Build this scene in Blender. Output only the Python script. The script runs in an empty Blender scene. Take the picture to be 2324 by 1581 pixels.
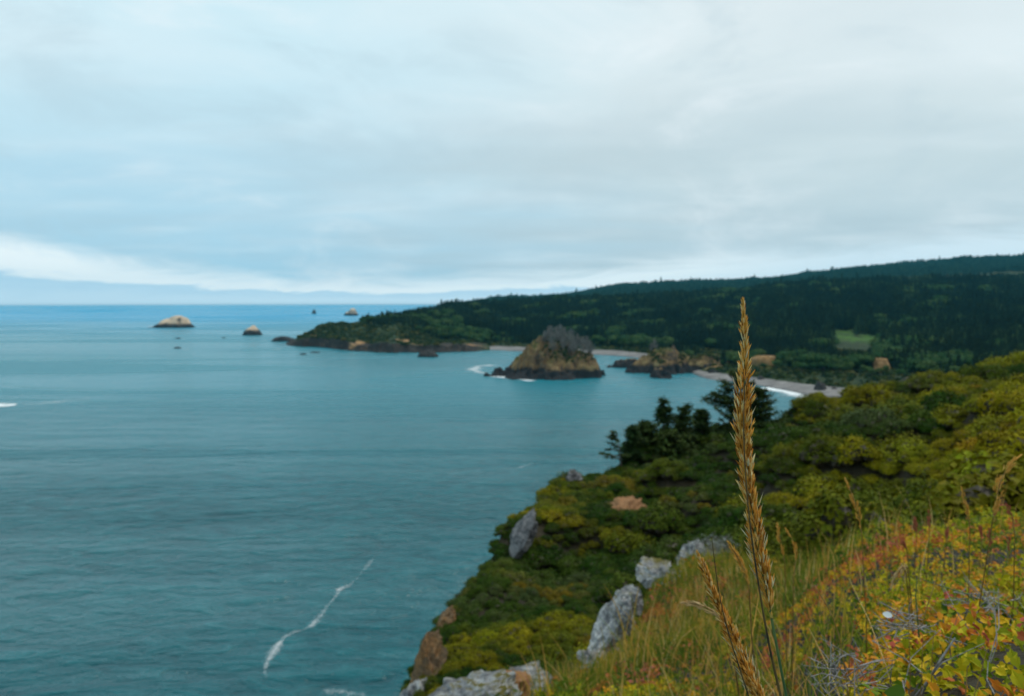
import bpy, math, random
import numpy as np
from mathutils import Vector, Matrix, Euler

R = math.radians
random.seed(7)
rng = np.random.default_rng(11)
scene = bpy.context.scene
COL = scene.collection

# ------------------------------------------------------------------ camera, sky, sun, exposure
CAM_H = 85.0                     # the cliff-top viewpoint stands 85 m above the sea
LENS = 28.0
FPX = LENS / 36.0 * 1024.0
PITCH = R(3.487)
cam_d = bpy.data.cameras.new('camera')
cam = bpy.data.objects.new('camera', cam_d); COL.objects.link(cam)
cam.location = (0, 0, CAM_H)
cam.rotation_euler = (R(90) - PITCH, 0, 0)
cam_d.lens = LENS; cam_d.sensor_width = 36.0
cam_d.clip_start = 0.02; cam_d.clip_end = 120000
cam_d.dof.use_dof = True
cam_d.dof.focus_distance = 0.505
cam_d.dof.aperture_fstop = 14.5
cam_d.dof.aperture_blades = 7
scene.camera = cam

SUN_EL, SUN_AZ = R(56), R(48)    # azimuth clockwise from +Y (the view direction)
world = bpy.data.worlds.new('World'); scene.world = world
world.use_nodes = True

sun_d = bpy.data.lights.new('sun', 'SUN'); sun_d.energy = 1.5; sun_d.angle = R(10)
sun_d.color = (1.0, 0.93, 0.82)
sun = bpy.data.objects.new('sun', sun_d); COL.objects.link(sun)
sdir = Vector((math.sin(SUN_AZ) * math.cos(SUN_EL), math.cos(SUN_AZ) * math.cos(SUN_EL), math.sin(SUN_EL)))
sun.rotation_euler = sdir.to_track_quat('Z', 'Y').to_euler()
sun.location = (30, -10, 140)

scene.view_settings.view_transform = 'Standard'
scene.view_settings.look = 'None'
scene.view_settings.exposure = 0.0
scene.view_settings.gamma = 1.0
scene.view_settings.use_curve_mapping = False
scene.render.engine = 'CYCLES'
cy = scene.cycles
cy.use_denoising = True
cy.max_bounces = 6; cy.diffuse_bounces = 3; cy.glossy_bounces = 2
cy.transmission_bounces = 3; cy.volume_bounces = 0; cy.transparent_max_bounces = 8
cy.caustics_reflective = False; cy.caustics_refractive = False


# ------------------------------------------------------------------ node helpers
class NT:
    def __init__(self, tree):
        self.t = tree; self.n = tree.nodes; self.l = tree.links
    def add(self, kind, **kw):
        nd = self.n.new(kind)
        for k, v in kw.items():
            if k.startswith('_'):
                setattr(nd, k[1:], v)
        return nd
    def put(self, sock, v):
        if isinstance(v, bpy.types.NodeSocket): self.l.new(v, sock)
        elif v is not None: sock.default_value = v
    def math(self, op, a, b=None, c=None, clamp=False):
        nd = self.n.new('ShaderNodeMath'); nd.operation = op; nd.use_clamp = clamp
        self.put(nd.inputs[0], a)
        if b is not None: self.put(nd.inputs[1], b)
        if c is not None: self.put(nd.inputs[2], c)
        return nd.outputs[0]
    def mix(self, fac, a, b, blend='MIX'):
        nd = self.n.new('ShaderNodeMix'); nd.data_type = 'RGBA'; nd.blend_type = blend; nd.clamp_factor = True
        self.put(nd.inputs[0], fac)
        self.put(nd.inputs[6], a if isinstance(a, bpy.types.NodeSocket) else (*a, 1))
        self.put(nd.inputs[7], b if isinstance(b, bpy.types.NodeSocket) else (*b, 1))
        return nd.outputs[2]
    def ramp(self, fac, stops, interp='LINEAR'):
        nd = self.n.new('ShaderNodeValToRGB'); cr = nd.color_ramp; cr.interpolation = interp
        while len(cr.elements) < len(stops): cr.elements.new(0.5)
        for e, (p, c) in zip(cr.elements, sorted(stops, key=lambda s: s[0])):
            e.position = p
            e.color = (c, c, c, 1) if isinstance(c, (int, float)) else (*c, 1)
        self.put(nd.inputs[0], fac)
        return nd.outputs[0]
    def noise(self, vec, scale=1.0, detail=4, rough=0.55, dist=0.0, dim='3D'):
        nd = self.n.new('ShaderNodeTexNoise'); nd.noise_dimensions = dim
        self.put(nd.inputs['Vector'], vec)
        nd.inputs['Scale'].default_value = scale; nd.inputs['Detail'].default_value = detail
        nd.inputs['Roughness'].default_value = rough; nd.inputs['Distortion'].default_value = dist
        return nd.outputs[0]
    def mapping(self, vec, scale=(1, 1, 1), rot=(0, 0, 0), loc=(0, 0, 0)):
        nd = self.n.new('ShaderNodeMapping')
        self.put(nd.inputs[0], vec)
        nd.inputs['Location'].default_value = loc; nd.inputs['Rotation'].default_value = rot
        nd.inputs['Scale'].default_value = scale
        return nd.outputs[0]
    def sstep(self, v, lo, hi):
        nd = self.n.new('ShaderNodeMapRange'); nd.interpolation_type = 'SMOOTHSTEP'; nd.clamp = True
        self.put(nd.inputs[0], v); self.put(nd.inputs[1], lo); self.put(nd.inputs[2], hi)
        nd.inputs[3].default_value = 0; nd.inputs[4].default_value = 1
        return nd.outputs[0]


def mat(name):
    m = bpy.data.materials.new(name); m.use_nodes = True
    t = NT(m.node_tree); t.n.clear()
    out = t.n.new('ShaderNodeOutputMaterial')
    return m, t, out


def principled(t, color, rough=0.85, spec=0.2, normal=None):
    p = t.n.new('ShaderNodeBsdfPrincipled')
    t.put(p.inputs['Base Color'], color if isinstance(color, bpy.types.NodeSocket) else (*color, 1))
    t.put(p.inputs['Roughness'], rough)
    p.inputs['Specular IOR Level'].default_value = spec
    if normal is not None: t.l.new(normal, p.inputs['Normal'])
    return p.outputs[0]


def bump(t, h, strength=0.5, dist=1.0):
    b = t.n.new('ShaderNodeBump'); b.inputs['Strength'].default_value = strength
    b.inputs['Distance'].default_value = dist
    t.l.new(h, b.inputs['Height'])
    return b.outputs[0]


def with_translucency(t, bsdf, color, amount):
    tr = t.n.new('ShaderNodeBsdfTranslucent'); t.put(tr.inputs[0], color)
    mx = t.n.new('ShaderNodeMixShader'); mx.inputs[0].default_value = amount
    t.l.new(bsdf, mx.inputs[1]); t.l.new(tr.outputs[0], mx.inputs[2])
    return mx.outputs[0]


# ------------------------------------------------------------------ world: overcast deck with a clear strip along the horizon
def build_world():
    t = NT(world.node_tree); t.n.clear()
    out = t.n.new('ShaderNodeOutputWorld'); bg = t.n.new('ShaderNodeBackground')
    t.l.new(bg.outputs[0], out.inputs[0]); bg.inputs[1].default_value = 0.1
    sky = t.n.new('ShaderNodeTexSky'); sky.sky_type = 'NISHITA'; sky.sun_disc = False
    sky.sun_elevation = SUN_EL; sky.sun_rotation = SUN_AZ
    sky.air_density = 1.0; sky.dust_density = 0.6; sky.ozone_density = 1.5
    tc = t.n.new('ShaderNodeTexCoord'); d = tc.outputs['Generated']
    sp = t.n.new('ShaderNodeSeparateXYZ'); t.l.new(d, sp.inputs[0])
    x, y, z = sp.outputs
    hor = t.math('SQRT', t.math('ADD', t.math('MULTIPLY', x, x), t.math('MULTIPLY', y, y)))
    el = t.math('DIVIDE', z, t.math('MAXIMUM', hor, 0.001))                 # tan of elevation
    az = t.math('ARCTAN2', x, y)                                             # radians clockwise from +Y
    # cloud-deck coordinates: the deck is a sheet seen in perspective
    inv = t.math('DIVIDE', 1.0, t.math('ADD', t.math('MAXIMUM', z, 0.0), 0.10))
    cv = t.n.new('ShaderNodeCombineXYZ')
    t.l.new(t.math('MULTIPLY', x, inv), cv.inputs[0]); t.l.new(t.math('MULTIPLY', y, inv), cv.inputs[1])
    deck = cv.outputs[0]
    nb = t.noise(t.mapping(deck, (0.55, 0.8, 1), loc=(3.1, 1.7, 0)), 1.0, 3, 0.5, 0.3)
    nf = t.noise(t.mapping(deck, (0.9, 1.3, 1), rot=(0, 0, 0.35), loc=(9.3, 4.2, 0)), 1.0, 4, 0.5, 0.3)
    azn = t.math('MULTIPLY_ADD', az, 0.5 / 1.2, 0.5)                          # -1.2..1.2 rad -> 0..1
    # deck colour: pale grey with bluer, thinner stretches (cooler on the left, lighter overhead)
    S = 10.9
    def c(r, g, b): # sRGB 0-255 to linear, undone for the background strength
        f = lambda v: ((v / 255 + 0.055) / 1.055) ** 2.4
        return (f(r) * S, f(g) * S, f(b) * S)
    upL = t.ramp(el, [(0.0, c(166, 207, 227)), (0.06, c(170, 210, 229)), (0.14, c(184, 218, 233)),
                      (0.28, c(198, 227, 238)), (0.46, c(206, 233, 241)), (1.0, c(208, 232, 240))])
    upR = t.ramp(el, [(0.0, c(186, 208, 218)), (0.07, c(184, 206, 215)), (0.15, c(194, 213, 219)),
                      (0.26, c(213, 227, 231)), (0.46, c(226, 236, 240)), (1.0, c(224, 234, 238))])
    side = t.sstep(t.math('MULTIPLY_ADD', t.math('SUBTRACT', nb, 0.5), 0.9, az), -0.45, 0.30)
    base = t.mix(side, upL, upR)
    thin = t.sstep(nf, 0.42, 0.80)
    base = t.mix(t.math('MULTIPLY', thin, 0.36), base, c(228, 240, 245))
    dark = t.math('MULTIPLY', t.sstep(nb, 0.42, 0.72), t.math('SUBTRACT', 1.0, t.sstep(el, 0.18, 0.45)))
    base = t.mix(t.math('MULTIPLY', dark, 0.40), base, t.mix(side, c(150, 198, 223), c(172, 195, 205)))
    lump_ = t.noise(t.mapping(d, (3.2, 3.2, 7.5), rot=(0, 0.12, 0.4), loc=(1.3, 0.2, 2.0)), 1.2, 6, 0.6, 0.5)
    base = t.mix(t.math('MULTIPLY', t.sstep(lump_, 0.50, 0.72), 0.50), base, c(232, 241, 245))
    base = t.mix(t.math('MULTIPLY', t.sstep(lump_, 0.50, 0.30), 0.34), base, c(172, 197, 209))
    # strip below the deck edge
    def row(xd): return math.atan((xd - 1162) * 0.4406 / FPX)
    edge_pts = [(-400, 545), (0, 576), (120, 589), (250, 611), (380, 627), (500, 639), (650, 648), (800, 654), (950, 650),
                (1100, 641), (1300, 629), (1500, 614), (1700, 600), (1900, 586), (2324, 560)]
    stops = [((row(a) / 2.4 + 0.5), (680.5 - b) * 0.4406 / FPX * 8) for a, b in edge_pts]
    edge = t.math('DIVIDE', t.ramp(azn, stops), 8.0)
    wob = t.noise(t.mapping(d, (5, 5, 30)), 1.6, 6, 0.66, 1.0)
    edge = t.math('ADD', edge, t.math('MULTIPLY', t.math('SUBTRACT', wob, 0.5), 0.034))
    gap = t.math('SUBTRACT', 1.0, t.sstep(t.math('SUBTRACT', el, edge), -0.010, 0.020))
    # inside the strip: bright white cloud at the top, pale blue haze bank beneath
    rel = t.math('DIVIDE', el, t.math('MAXIMUM', edge, 0.001))
    low = t.noise(t.mapping(d, (6, 6, 50), loc=(2, 7, 1)), 1.5, 6, 0.62, 0.8)
    relw = t.math('MULTIPLY_ADD', t.math('SUBTRACT', low, 0.5), 0.9, rel)
    clear = t.mix(0.25, c(190, 224, 243), sky.outputs[0])
    stripc = t.mix(t.sstep(relw, 0.0, 0.42), c(200, 228, 243), c(187, 220, 239))
    stripc = t.mix(0.08, stripc, clear)
    stripc = t.mix(t.sstep(relw, 0.42, 0.66), stripc, t.mix(t.sstep(az, 0.12, 0.42), c(236, 248, 251), c(210, 231, 241)))
    col = t.mix(gap, base, stripc)
    # below the horizon: sea-coloured far water (never seen behind the built sea)
    col = t.mix(t.sstep(el, -0.012, -0.002), c(60, 130, 150), col)
    t.l.new(col, bg.inputs[0])
build_world()


# ------------------------------------------------------------------ geometry helpers
K = 1024.0 / 2324.0
def ray(dx, dy):
    """photo coordinates (2324 x 1581 view of the photograph) -> world direction with y = 1"""
    cx = (dx * K - 512.0) / FPX; cz = (348.3 - dy * K) / FPX
    y = math.cos(PITCH) + cz * math.sin(PITCH)
    z = -math.sin(PITCH) + cz * math.cos(PITCH)
    return Vector((cx / y, 1.0, z / y))
def at(dx, dy, d):
    r = ray(dx, dy); return Vector((r.x * d, d, CAM_H + r.z * d))
def u_of(dx, dy=700): return ray(dx, dy).x
def tz(dy): return ray(1162, dy).z
def sea_at(dx, dy):
    r = ray(dx, dy); d = CAM_H / -r.z
    return Vector((r.x * d, d, 0.0))


def _hash(ix, iy, iz, seed):
    h = (ix * 374761393 + iy * 668265263 + iz * 2147483647 + seed * 1274126177) & 0xFFFFFFFF
    h = ((h ^ (h >> 13)) * 1274126177) & 0xFFFFFFFF
    h = ((h ^ (h >> 16)) * 2246822519) & 0xFFFFFFFF
    return ((h ^ (h >> 15)) & 0xFFFFFF) / float(0xFFFFFF)
def vnoise(x, y, z=None, seed=0):
    x = np.asarray(x, float); y = np.asarray(y, float)
    z = np.zeros_like(x) if z is None else np.asarray(z, float)
    fx, fy, fz = np.floor(x), np.floor(y), np.floor(z)
    ix, iy, iz = fx.astype(np.int64), fy.astype(np.int64), fz.astype(np.int64)
    q = lambda v: v * v * v * (v * (v * 6 - 15) + 10)
    a, b, c = q(x - fx), q(y - fy), q(z - fz)
    r = 0
    for dx_ in (0, 1):
        for dy_ in (0, 1):
            for dz_ in (0, 1):
                w = (a if dx_ else 1 - a) * (b if dy_ else 1 - b) * (c if dz_ else 1 - c)
                r = r + w * _hash(ix + dx_, iy + dy_, iz + dz_, seed)
    return r * 2 - 1
def fbm(x, y, z=None, seed=0, oct=4, gain=0.5):
    r, amp, f = 0, 1.0, 1.0
    for i in range(oct):
        r = r + amp * vnoise(np.asarray(x) * f + 17.3 * i, np.asarray(y) * f - 9.1 * i, None if z is None else np.asarray(z) * f + 4.7 * i, seed + i)
        amp *= gain; f *= 2.03
    return r


def tag(o, label=None, cat=None, group=None, kind=None):
    if label: o['label'] = label
    if cat: o['category'] = cat
    if group: o['group'] = group
    if kind: o['kind'] = kind
    return o
def link(name, me, material=None, parent=None):
    o = bpy.data.objects.new(name, me); COL.objects.link(o)
    if material is not None:
        if not me.materials:
            for m in (material if isinstance(material, (list, tuple)) else [material]): me.materials.append(m)
    if parent is not None: o.parent = parent
    return o
def empty(name, loc=(0, 0, 0)):
    o = bpy.data.objects.new(name, None); o.location = loc; o.empty_display_size = 0.1
    COL.objects.link(o); return o
def mesh_np(name, V, F, smooth=False, attrs=None, matidx=None):
    """V (n,3); F (m,3) or (m,4) arrays, or a list of such arrays"""
    V = np.asarray(V, np.float32)
    Fs = F if isinstance(F, list) and len(F) and not isinstance(F[0], tuple) else [F]
    Fs = [np.asarray(f, np.int32) for f in Fs if len(f)]
    me = bpy.data.meshes.new(name)
    me.vertices.add(len(V)); me.vertices.foreach_set('co', V.ravel())
    sizes = np.concatenate([np.full(len(f), f.shape[1], np.int32) for f in Fs])
    loops = np.concatenate([f.ravel() for f in Fs])
    me.loops.add(len(loops)); me.loops.foreach_set('vertex_index', loops)
    me.polygons.add(len(sizes))
    starts = np.concatenate([[0], np.cumsum(sizes)[:-1]]).astype(np.int32)
    me.polygons.foreach_set('loop_start', starts)
    try: me.polygons.foreach_set('loop_total', sizes)
    except Exception: pass
    if matidx is not None: me.polygons.foreach_set('material_index', np.asarray(matidx, np.int32))
    me.update(calc_edges=True)
    me.polygons.foreach_set('use_smooth', np.full(len(sizes), smooth))
    for k, (dom, typ, arr) in (attrs or {}).items():
        a = me.attributes.new(k, typ, dom)
        a.data.foreach_set('color' if typ == 'FLOAT_COLOR' else 'vector' if typ == 'FLOAT_VECTOR' else 'value', np.asarray(arr, np.int32 if typ == 'INT' else np.float32).ravel())
    me.validate()
    return me
def grid_faces(nu, nv):
    i = np.arange(nu - 1)[:, None] * nv + np.arange(nv - 1)[None, :]
    i = i.ravel()
    return np.stack([i, i + nv, i + nv + 1, i + 1], 1)


class Poly:
    """collects verts/faces, one mesh out of many shapes"""
    def __init__(self): self.v = []; self.f = []; self.r = []; self.n = 0
    def add(self, V, F, rnd=None):
        V = np.asarray(V, float); F = np.asarray(F, int)
        self.v.append(V); self.f.append(F + self.n); self.n += len(V)
        self.r.append(np.full(len(F), random.random() if rnd is None else rnd))
    def tube(self, pts, radii, sides=5, cap=True, rnd=None):
        pts = [Vector(p) for p in pts]; n = len(pts); V = []
        ref = Vector((0.13, 0.31, 0.94)).normalized()
        for i, p in enumerate(pts):
            tdir = (pts[min(i + 1, n - 1)] - pts[max(i - 1, 0)]).normalized()
            a = tdir.cross(ref)
            if a.length < 1e-3: a = tdir.cross(Vector((1, 0, 0)))
            a.normalize(); b = tdir.cross(a)
            r = radii[i] if hasattr(radii, '__len__') else radii
            for k in range(sides):
                an = 2 * math.pi * k / sides
                V.append(p + (a * math.cos(an) + b * math.sin(an)) * r)
        F = []
        for i in range(n - 1):
            for k in range(sides):
                k2 = (k + 1) % sides
                F.append((i * sides + k, i * sides + k2, (i + 1) * sides + k2, (i + 1) * sides + k))
        self.add([tuple(v) for v in V], F, rnd)
    def mesh(self, name, smooth=False):
        V = np.concatenate(self.v)
        tri = [f for f in self.f if f.shape[1] == 3]; quad = [f for f in self.f if f.shape[1] == 4]
        rt = [r for f, r in zip(self.f, self.r) if f.shape[1] == 3]; rq = [r for f, r in zip(self.f, self.r) if f.shape[1] == 4]
        Fs = []; rs = []
        if tri: Fs.append(np.concatenate(tri)); rs.append(np.concatenate(rt))
        if quad: Fs.append(np.concatenate(quad)); rs.append(np.concatenate(rq))
        return mesh_np(name, V, Fs, smooth, {'rnd': ('FACE', 'FLOAT', np.concatenate(rs))})


def scatter(name, pts, protos, scale, rot, pid, zscale=None):
    """geometry-node instancing for what nobody could count"""
    n = len(pts)
    me = bpy.data.meshes.new(name); me.vertices.add(n)
    me.vertices.foreach_set('co', np.asarray(pts, np.float32).ravel())
    sc = np.repeat(np.asarray(scale, np.float32)[:, None], 3, 1)
    if zscale is not None: sc[:, 2] *= zscale
    for k, typ, arr in (('scl', 'FLOAT_VECTOR', sc), ('rot', 'FLOAT_VECTOR', rot), ('pid', 'INT', pid)):
        a = me.attributes.new(k, typ, 'POINT')
        a.data.foreach_set('vector' if typ == 'FLOAT_VECTOR' else 'value', np.asarray(arr, np.int32 if typ == 'INT' else np.float32).ravel())
    o = bpy.data.objects.new(name, me); COL.objects.link(o)
    ng = bpy.data.node_groups.new(name + '_nodes', 'GeometryNodeTree')
    ng.interface.new_socket('Geometry', in_out='INPUT', socket_type='NodeSocketGeometry')
    ng.interface.new_socket('Geometry', in_out='OUTPUT', socket_type='NodeSocketGeometry')
    N, L = ng.nodes, ng.links
    gi, go = N.new('NodeGroupInput'), N.new('NodeGroupOutput')
    iop = N.new('GeometryNodeInstanceOnPoints'); iop.inputs['Pick Instance'].default_value = True
    jn = N.new('GeometryNodeJoinGeometry')
    for p in reversed(protos):
        oi = N.new('GeometryNodeObjectInfo'); oi.inputs['Object'].default_value = p
        oi.inputs['As Instance'].default_value = True
        L.new(oi.outputs['Geometry'], jn.inputs[0])
    L.new(gi.outputs[0], iop.inputs['Points']); L.new(jn.outputs[0], iop.inputs['Instance'])
    def att(nm, typ):
        a = N.new('GeometryNodeInputNamedAttribute'); a.data_type = typ; a.inputs[0].default_value = nm
        return a.outputs[0]
    L.new(att('scl', 'FLOAT_VECTOR'), iop.inputs['Scale'])
    L.new(att('rot', 'FLOAT_VECTOR'), iop.inputs['Rotation'])
    L.new(att('pid', 'INT'), iop.inputs['Instance Index'])
    L.new(iop.outputs[0], go.inputs[0])
    md = o.modifiers.new('instances', 'NODES'); md.node_group = ng
    o['kind'] = 'stuff'
    return o
def proto(name, me, *mats):
    for m in mats: me.materials.append(m)
    return bpy.data.objects.new(name, me)


# ------------------------------------------------------------------ materials
def obj_rnd(t):
    """per-object / per-instance random mixed with the mesh's own per-piece 'rnd'"""
    oi = t.n.new('ShaderNodeObjectInfo'); at_ = t.n.new('ShaderNodeAttribute'); at_.attribute_name = 'rnd'
    return oi, at_.outputs['Fac'], t.math('FRACT', t.math('ADD', oi.outputs['Random'], at_.outputs['Fac']))

def m_foliage(name, stops, spot=None, spot_scale=0.08, spot_lo=0.5, spot_hi=0.62, transl=0.2, leafvar=0.35, noise_loc=(0, 0, 0), rise=None, patch=None):
    """leaf colour from a ramp per plant; 'spot' is a second ramp taken where a broad noise over the ground is high"""
    m, t, out = mat(name)
    oi, r_piece, r_all = obj_rnd(t)
    key = oi.outputs['Random']
    if patch:                                   # neighbours tend to be the same kind of plant
        pn = t.noise(t.mapping(oi.outputs['Location'], loc=(5, 2, 0)), patch, 3, 0.6)
        key = t.math('ADD', t.math('MULTIPLY', key, 0.35), t.math('MULTIPLY_ADD', pn, 1.9, -0.62), clamp=True)
    col = t.ramp(key, stops)
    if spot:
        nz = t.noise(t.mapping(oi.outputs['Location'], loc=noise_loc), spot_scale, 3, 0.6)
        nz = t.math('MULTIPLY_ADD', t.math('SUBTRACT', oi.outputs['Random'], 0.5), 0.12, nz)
        if rise:                                # drier, yellower crest plants, with sun highlights also put into this yellow
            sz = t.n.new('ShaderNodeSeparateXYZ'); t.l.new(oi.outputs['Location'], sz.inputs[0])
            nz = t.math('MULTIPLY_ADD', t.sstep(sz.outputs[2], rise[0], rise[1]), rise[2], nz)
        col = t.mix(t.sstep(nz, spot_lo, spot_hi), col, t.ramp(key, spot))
    hsv = t.n.new('ShaderNodeHueSaturation')
    t.l.new(t.math('MULTIPLY_ADD', r_piece, leafvar * 2, 1 - leafvar), hsv.inputs['Value'])
    t.l.new(t.math('MULTIPLY_ADD', r_all, 0.03, 0.485), hsv.inputs['Hue'])
    t.l.new(col, hsv.inputs['Color'])
    b = principled(t, hsv.outputs[0], 0.75, 0.08)
    t.l.new(with_translucency(t, b, hsv.outputs[0], transl), out.inputs[0])
    return m

M = {}
M['far_conifer'] = m_foliage('hazed_conifer_needles', [(0, (0.014, 0.058, 0.054)), (0.6, (0.022, 0.076, 0.062)), (1, (0.040, 0.098, 0.066))], transl=0.08)  # lighter, bluer needles: distance haze put into the colour for the far ridge
M['conifer'] = m_foliage('conifer_needles', [(0, (0.007, 0.020, 0.012)), (0.5, (0.012, 0.030, 0.016)), (0.74, (0.022, 0.046, 0.020)), (0.88, (0.048, 0.085, 0.032)), (1, (0.060, 0.095, 0.040))], patch=0.012,
                         transl=0.08)
M['near_conifer'] = m_foliage('near_conifer_needles', [(0, (0.022, 0.048, 0.012)), (1, (0.045, 0.072, 0.014))], transl=0.12, leafvar=0.5)
M['broadleaf'] = m_foliage('broadleaf_leaves', [(0, (0.030, 0.080, 0.026)), (0.5, (0.048, 0.110, 0.032)), (1, (0.080, 0.140, 0.040))], transl=0.15)
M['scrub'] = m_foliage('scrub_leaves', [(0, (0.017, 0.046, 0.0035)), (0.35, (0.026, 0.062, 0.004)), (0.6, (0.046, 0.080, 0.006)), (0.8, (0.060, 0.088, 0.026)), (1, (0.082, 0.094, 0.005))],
                       spot=[(0, (0.25, 0.178, 0.004)), (0.40, (0.29, 0.235, 0.004)), (0.70, (0.175, 0.190, 0.005)), (1, (0.34, 0.175, 0.005))],  # yellow plants, raised so sun highlights sit in the colour
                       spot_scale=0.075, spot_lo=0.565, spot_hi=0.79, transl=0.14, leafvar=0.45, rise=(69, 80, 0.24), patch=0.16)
def m_piece_ramp(name, stops, transl=0.3, rough=0.6, jitter=None):
    m, t, out = mat(name)
    oi, r_piece, r_all = obj_rnd(t)
    col = t.ramp(r_all if jitter is None else t.math('MULTIPLY_ADD', t.math('SUBTRACT', oi.outputs['Random'], 0.5), jitter, r_piece, clamp=True), stops)
    b = principled(t, col, rough, 0.10)
    t.l.new(with_translucency(t, b, col, transl), out.inputs[0]); return m
LEAF_STOPS = [(0, (0.04781, 0.1062, 0.0085)), (0.2, (0.1169, 0.1806, 0.0085)), (0.38, (0.2762, 0.2869, 0.0085)), (0.55, (0.4887, 0.3931, 0.01063)), (0.68, (0.595, 0.3294, 0.01275)), (0.79, (0.5525, 0.1913, 0.017)), (0.9, (0.3612, 0.09036, 0.02975)), (1, (0.4887, 0.1062, 0.07437))]
M['leaf'] = m_piece_ramp('autumn_leaves', LEAF_STOPS, 0.15, jitter=0.10)
M['ground_leaf'] = m_piece_ramp('ground_leaves', [(0, (0.03744, 0.0702, 0.007488)), (0.25, (0.07488, 0.1123, 0.008424)), (0.5, (0.1685, 0.1685, 0.00936)), (0.72, (0.2995, 0.2153, 0.01123)), (0.84, (0.3931, 0.1685, 0.01498)), (0.93, (0.337, 0.0936, 0.02808)), (1, (0.4493, 0.1404, 0.1123))], 0.2)
M['grass'] = m_piece_ramp('grass_blades', [(0, (0.065, 0.13, 0.013)), (0.3, (0.156, 0.2015, 0.0156)), (0.55, (0.325, 0.273, 0.026)), (0.75, (0.572, 0.351, 0.065)), (0.9, (0.676, 0.338, 0.078)), (1, (0.806, 0.598, 0.26))], 0.25)
M['spikelet'] = m_piece_ramp('ripe_spikelets', [(0, (0.22, 0.08, 0.014)), (0.12, (0.50, 0.20, 0.028)), (0.40, (0.86, 0.44, 0.070)), (0.72, (0.92, 0.58, 0.14)), (0.92, (0.95, 0.78, 0.38)), (1, (0.95, 0.85, 0.55))], 0.45, 0.5)
M['awn'] = m_piece_ramp('pale_awns', [(0, (0.72, 0.60, 0.36)), (1, (0.82, 0.76, 0.52))], 0.4, 0.5)
M['dry_head'] = m_piece_ramp('dry_grass_heads', [(0, (0.6325, 0.345, 0.0575)), (0.6, (0.828, 0.4945, 0.1035)), (1, (0.9, 0.598, 0.184))], 0.4)
M['pale_head'] = m_piece_ramp('pale_grass_heads', [(0, (0.55, 0.38, 0.17)), (1, (0.75, 0.55, 0.30))], 0.35)
M['red_head'] = m_piece_ramp('red_stems', [(0, (0.42, 0.10, 0.06)), (1, (0.52, 0.17, 0.10))], 0.25)
def m_stalk(name, a, b, scale=160):
    m, t, out = mat(name)
    tc = t.n.new('ShaderNodeTexCoord')
    n = t.noise(t.mapping(tc.outputs['Object'], (1, 1, 0.25)), scale, 4, 0.6)
    t.l.new(principled(t, t.mix(t.sstep(n, 0.35, 0.65), a, b), 0.5, 0.3, bump(t, n, 0.3, 0.0005)), out.inputs[0]); return m
M['culm_dark'] = m_stalk('dark_culm', (0.030, 0.022, 0.010), (0.14, 0.085, 0.022))
M['culm_green'] = m_stalk('green_culm', (0.06, 0.11, 0.035), (0.13, 0.17, 0.05))
M['culm_tan'] = m_stalk('tan_culm', (0.17, 0.09, 0.02), (0.36, 0.22, 0.06))
M['twig'] = m_stalk('grey_twig', (0.11, 0.10, 0.095), (0.32, 0.30, 0.29), 90)
M['bark'] = m_stalk('bark', (0.05, 0.04, 0.03), (0.12, 0.10, 0.08), 3)
M['dead_wood'] = m_stalk('dead_wood', (0.12, 0.115, 0.105), (0.24, 0.225, 0.21), 0.6)
M['stems'] = m_stalk('shrub_stems', (0.030, 0.024, 0.014), (0.07, 0.055, 0.03), 8)

def m_rock(name, stops, scale=0.1, wet=None, wet_col=(0.018, 0.019, 0.021), top=None, top_col=(0.6, 0.55, 0.45), green=None, rough=0.85, bscale=1.0, top_lo=0.45, zsrc='Object'):
    """layered rock; wet = height of the dark tidal band (metres above the sea), top = pale crust on upward faces"""
    m, t, out = mat(name)
    tc = t.n.new('ShaderNodeTexCoord'); co = tc.outputs['Object']
    geo = t.n.new('ShaderNodeNewGeometry')
    n1 = t.noise(co, scale, 6, 0.62, 0.6); n2 = t.noise(t.mapping(co, (1, 1, 2.5), rot=(0.4, 0.2, 0)), scale * 4.5, 6, 0.65, 0.3)
    f = t.math('ADD', t.math('MULTIPLY', n1, 0.65), t.math('MULTIPLY', n2, 0.35))
    col = t.ramp(f, stops)
    sp = t.n.new('ShaderNodeSeparateXYZ'); t.l.new(geo.outputs['Position'], sp.inputs[0])
    sn = t.n.new('ShaderNodeSeparateXYZ'); t.l.new(geo.outputs['Normal'], sn.inputs[0])
    if green:
        for gcol, lo, hi, zlo in green:
            k = t.math('MULTIPLY', t.sstep(t.math('MULTIPLY_ADD', t.math('SUBTRACT', n1, 0.5), 1.6, sn.outputs[2]), lo, hi),
                       t.sstep(t.math('MULTIPLY_ADD', t.math('SUBTRACT', n2, 0.5), zlo * 0.8, sp.outputs[2]), zlo * 0.8, zlo * 1.2))
            col = t.mix(k, col, gcol)
    if top is not None:
        k = t.math('MULTIPLY', t.sstep(t.math('MULTIPLY_ADD', t.math('SUBTRACT', n1, 0.5), 1.5, sn.outputs[2]), top_lo, top_lo + 0.3),
                   t.sstep(sp.outputs[2], top * 0.6, top * 1.1))
        col = t.mix(k, col, top_col)
    if wet is not None:
        zz = t.math('MULTIPLY_ADD', t.math('SUBTRACT', n1, 0.5), wet * 1.6, sp.outputs[2])
        col = t.mix(t.sstep(zz, wet * 0.75, wet * 1.15), wet_col, col)
    h = t.math('ADD', n1, t.math('MULTIPLY', n2, 0.6))
    t.l.new(principled(t, col, rough, 0.25, bump(t, h, 0.9, bscale)), out.inputs[0])
    return m
exec_later = []

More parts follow.
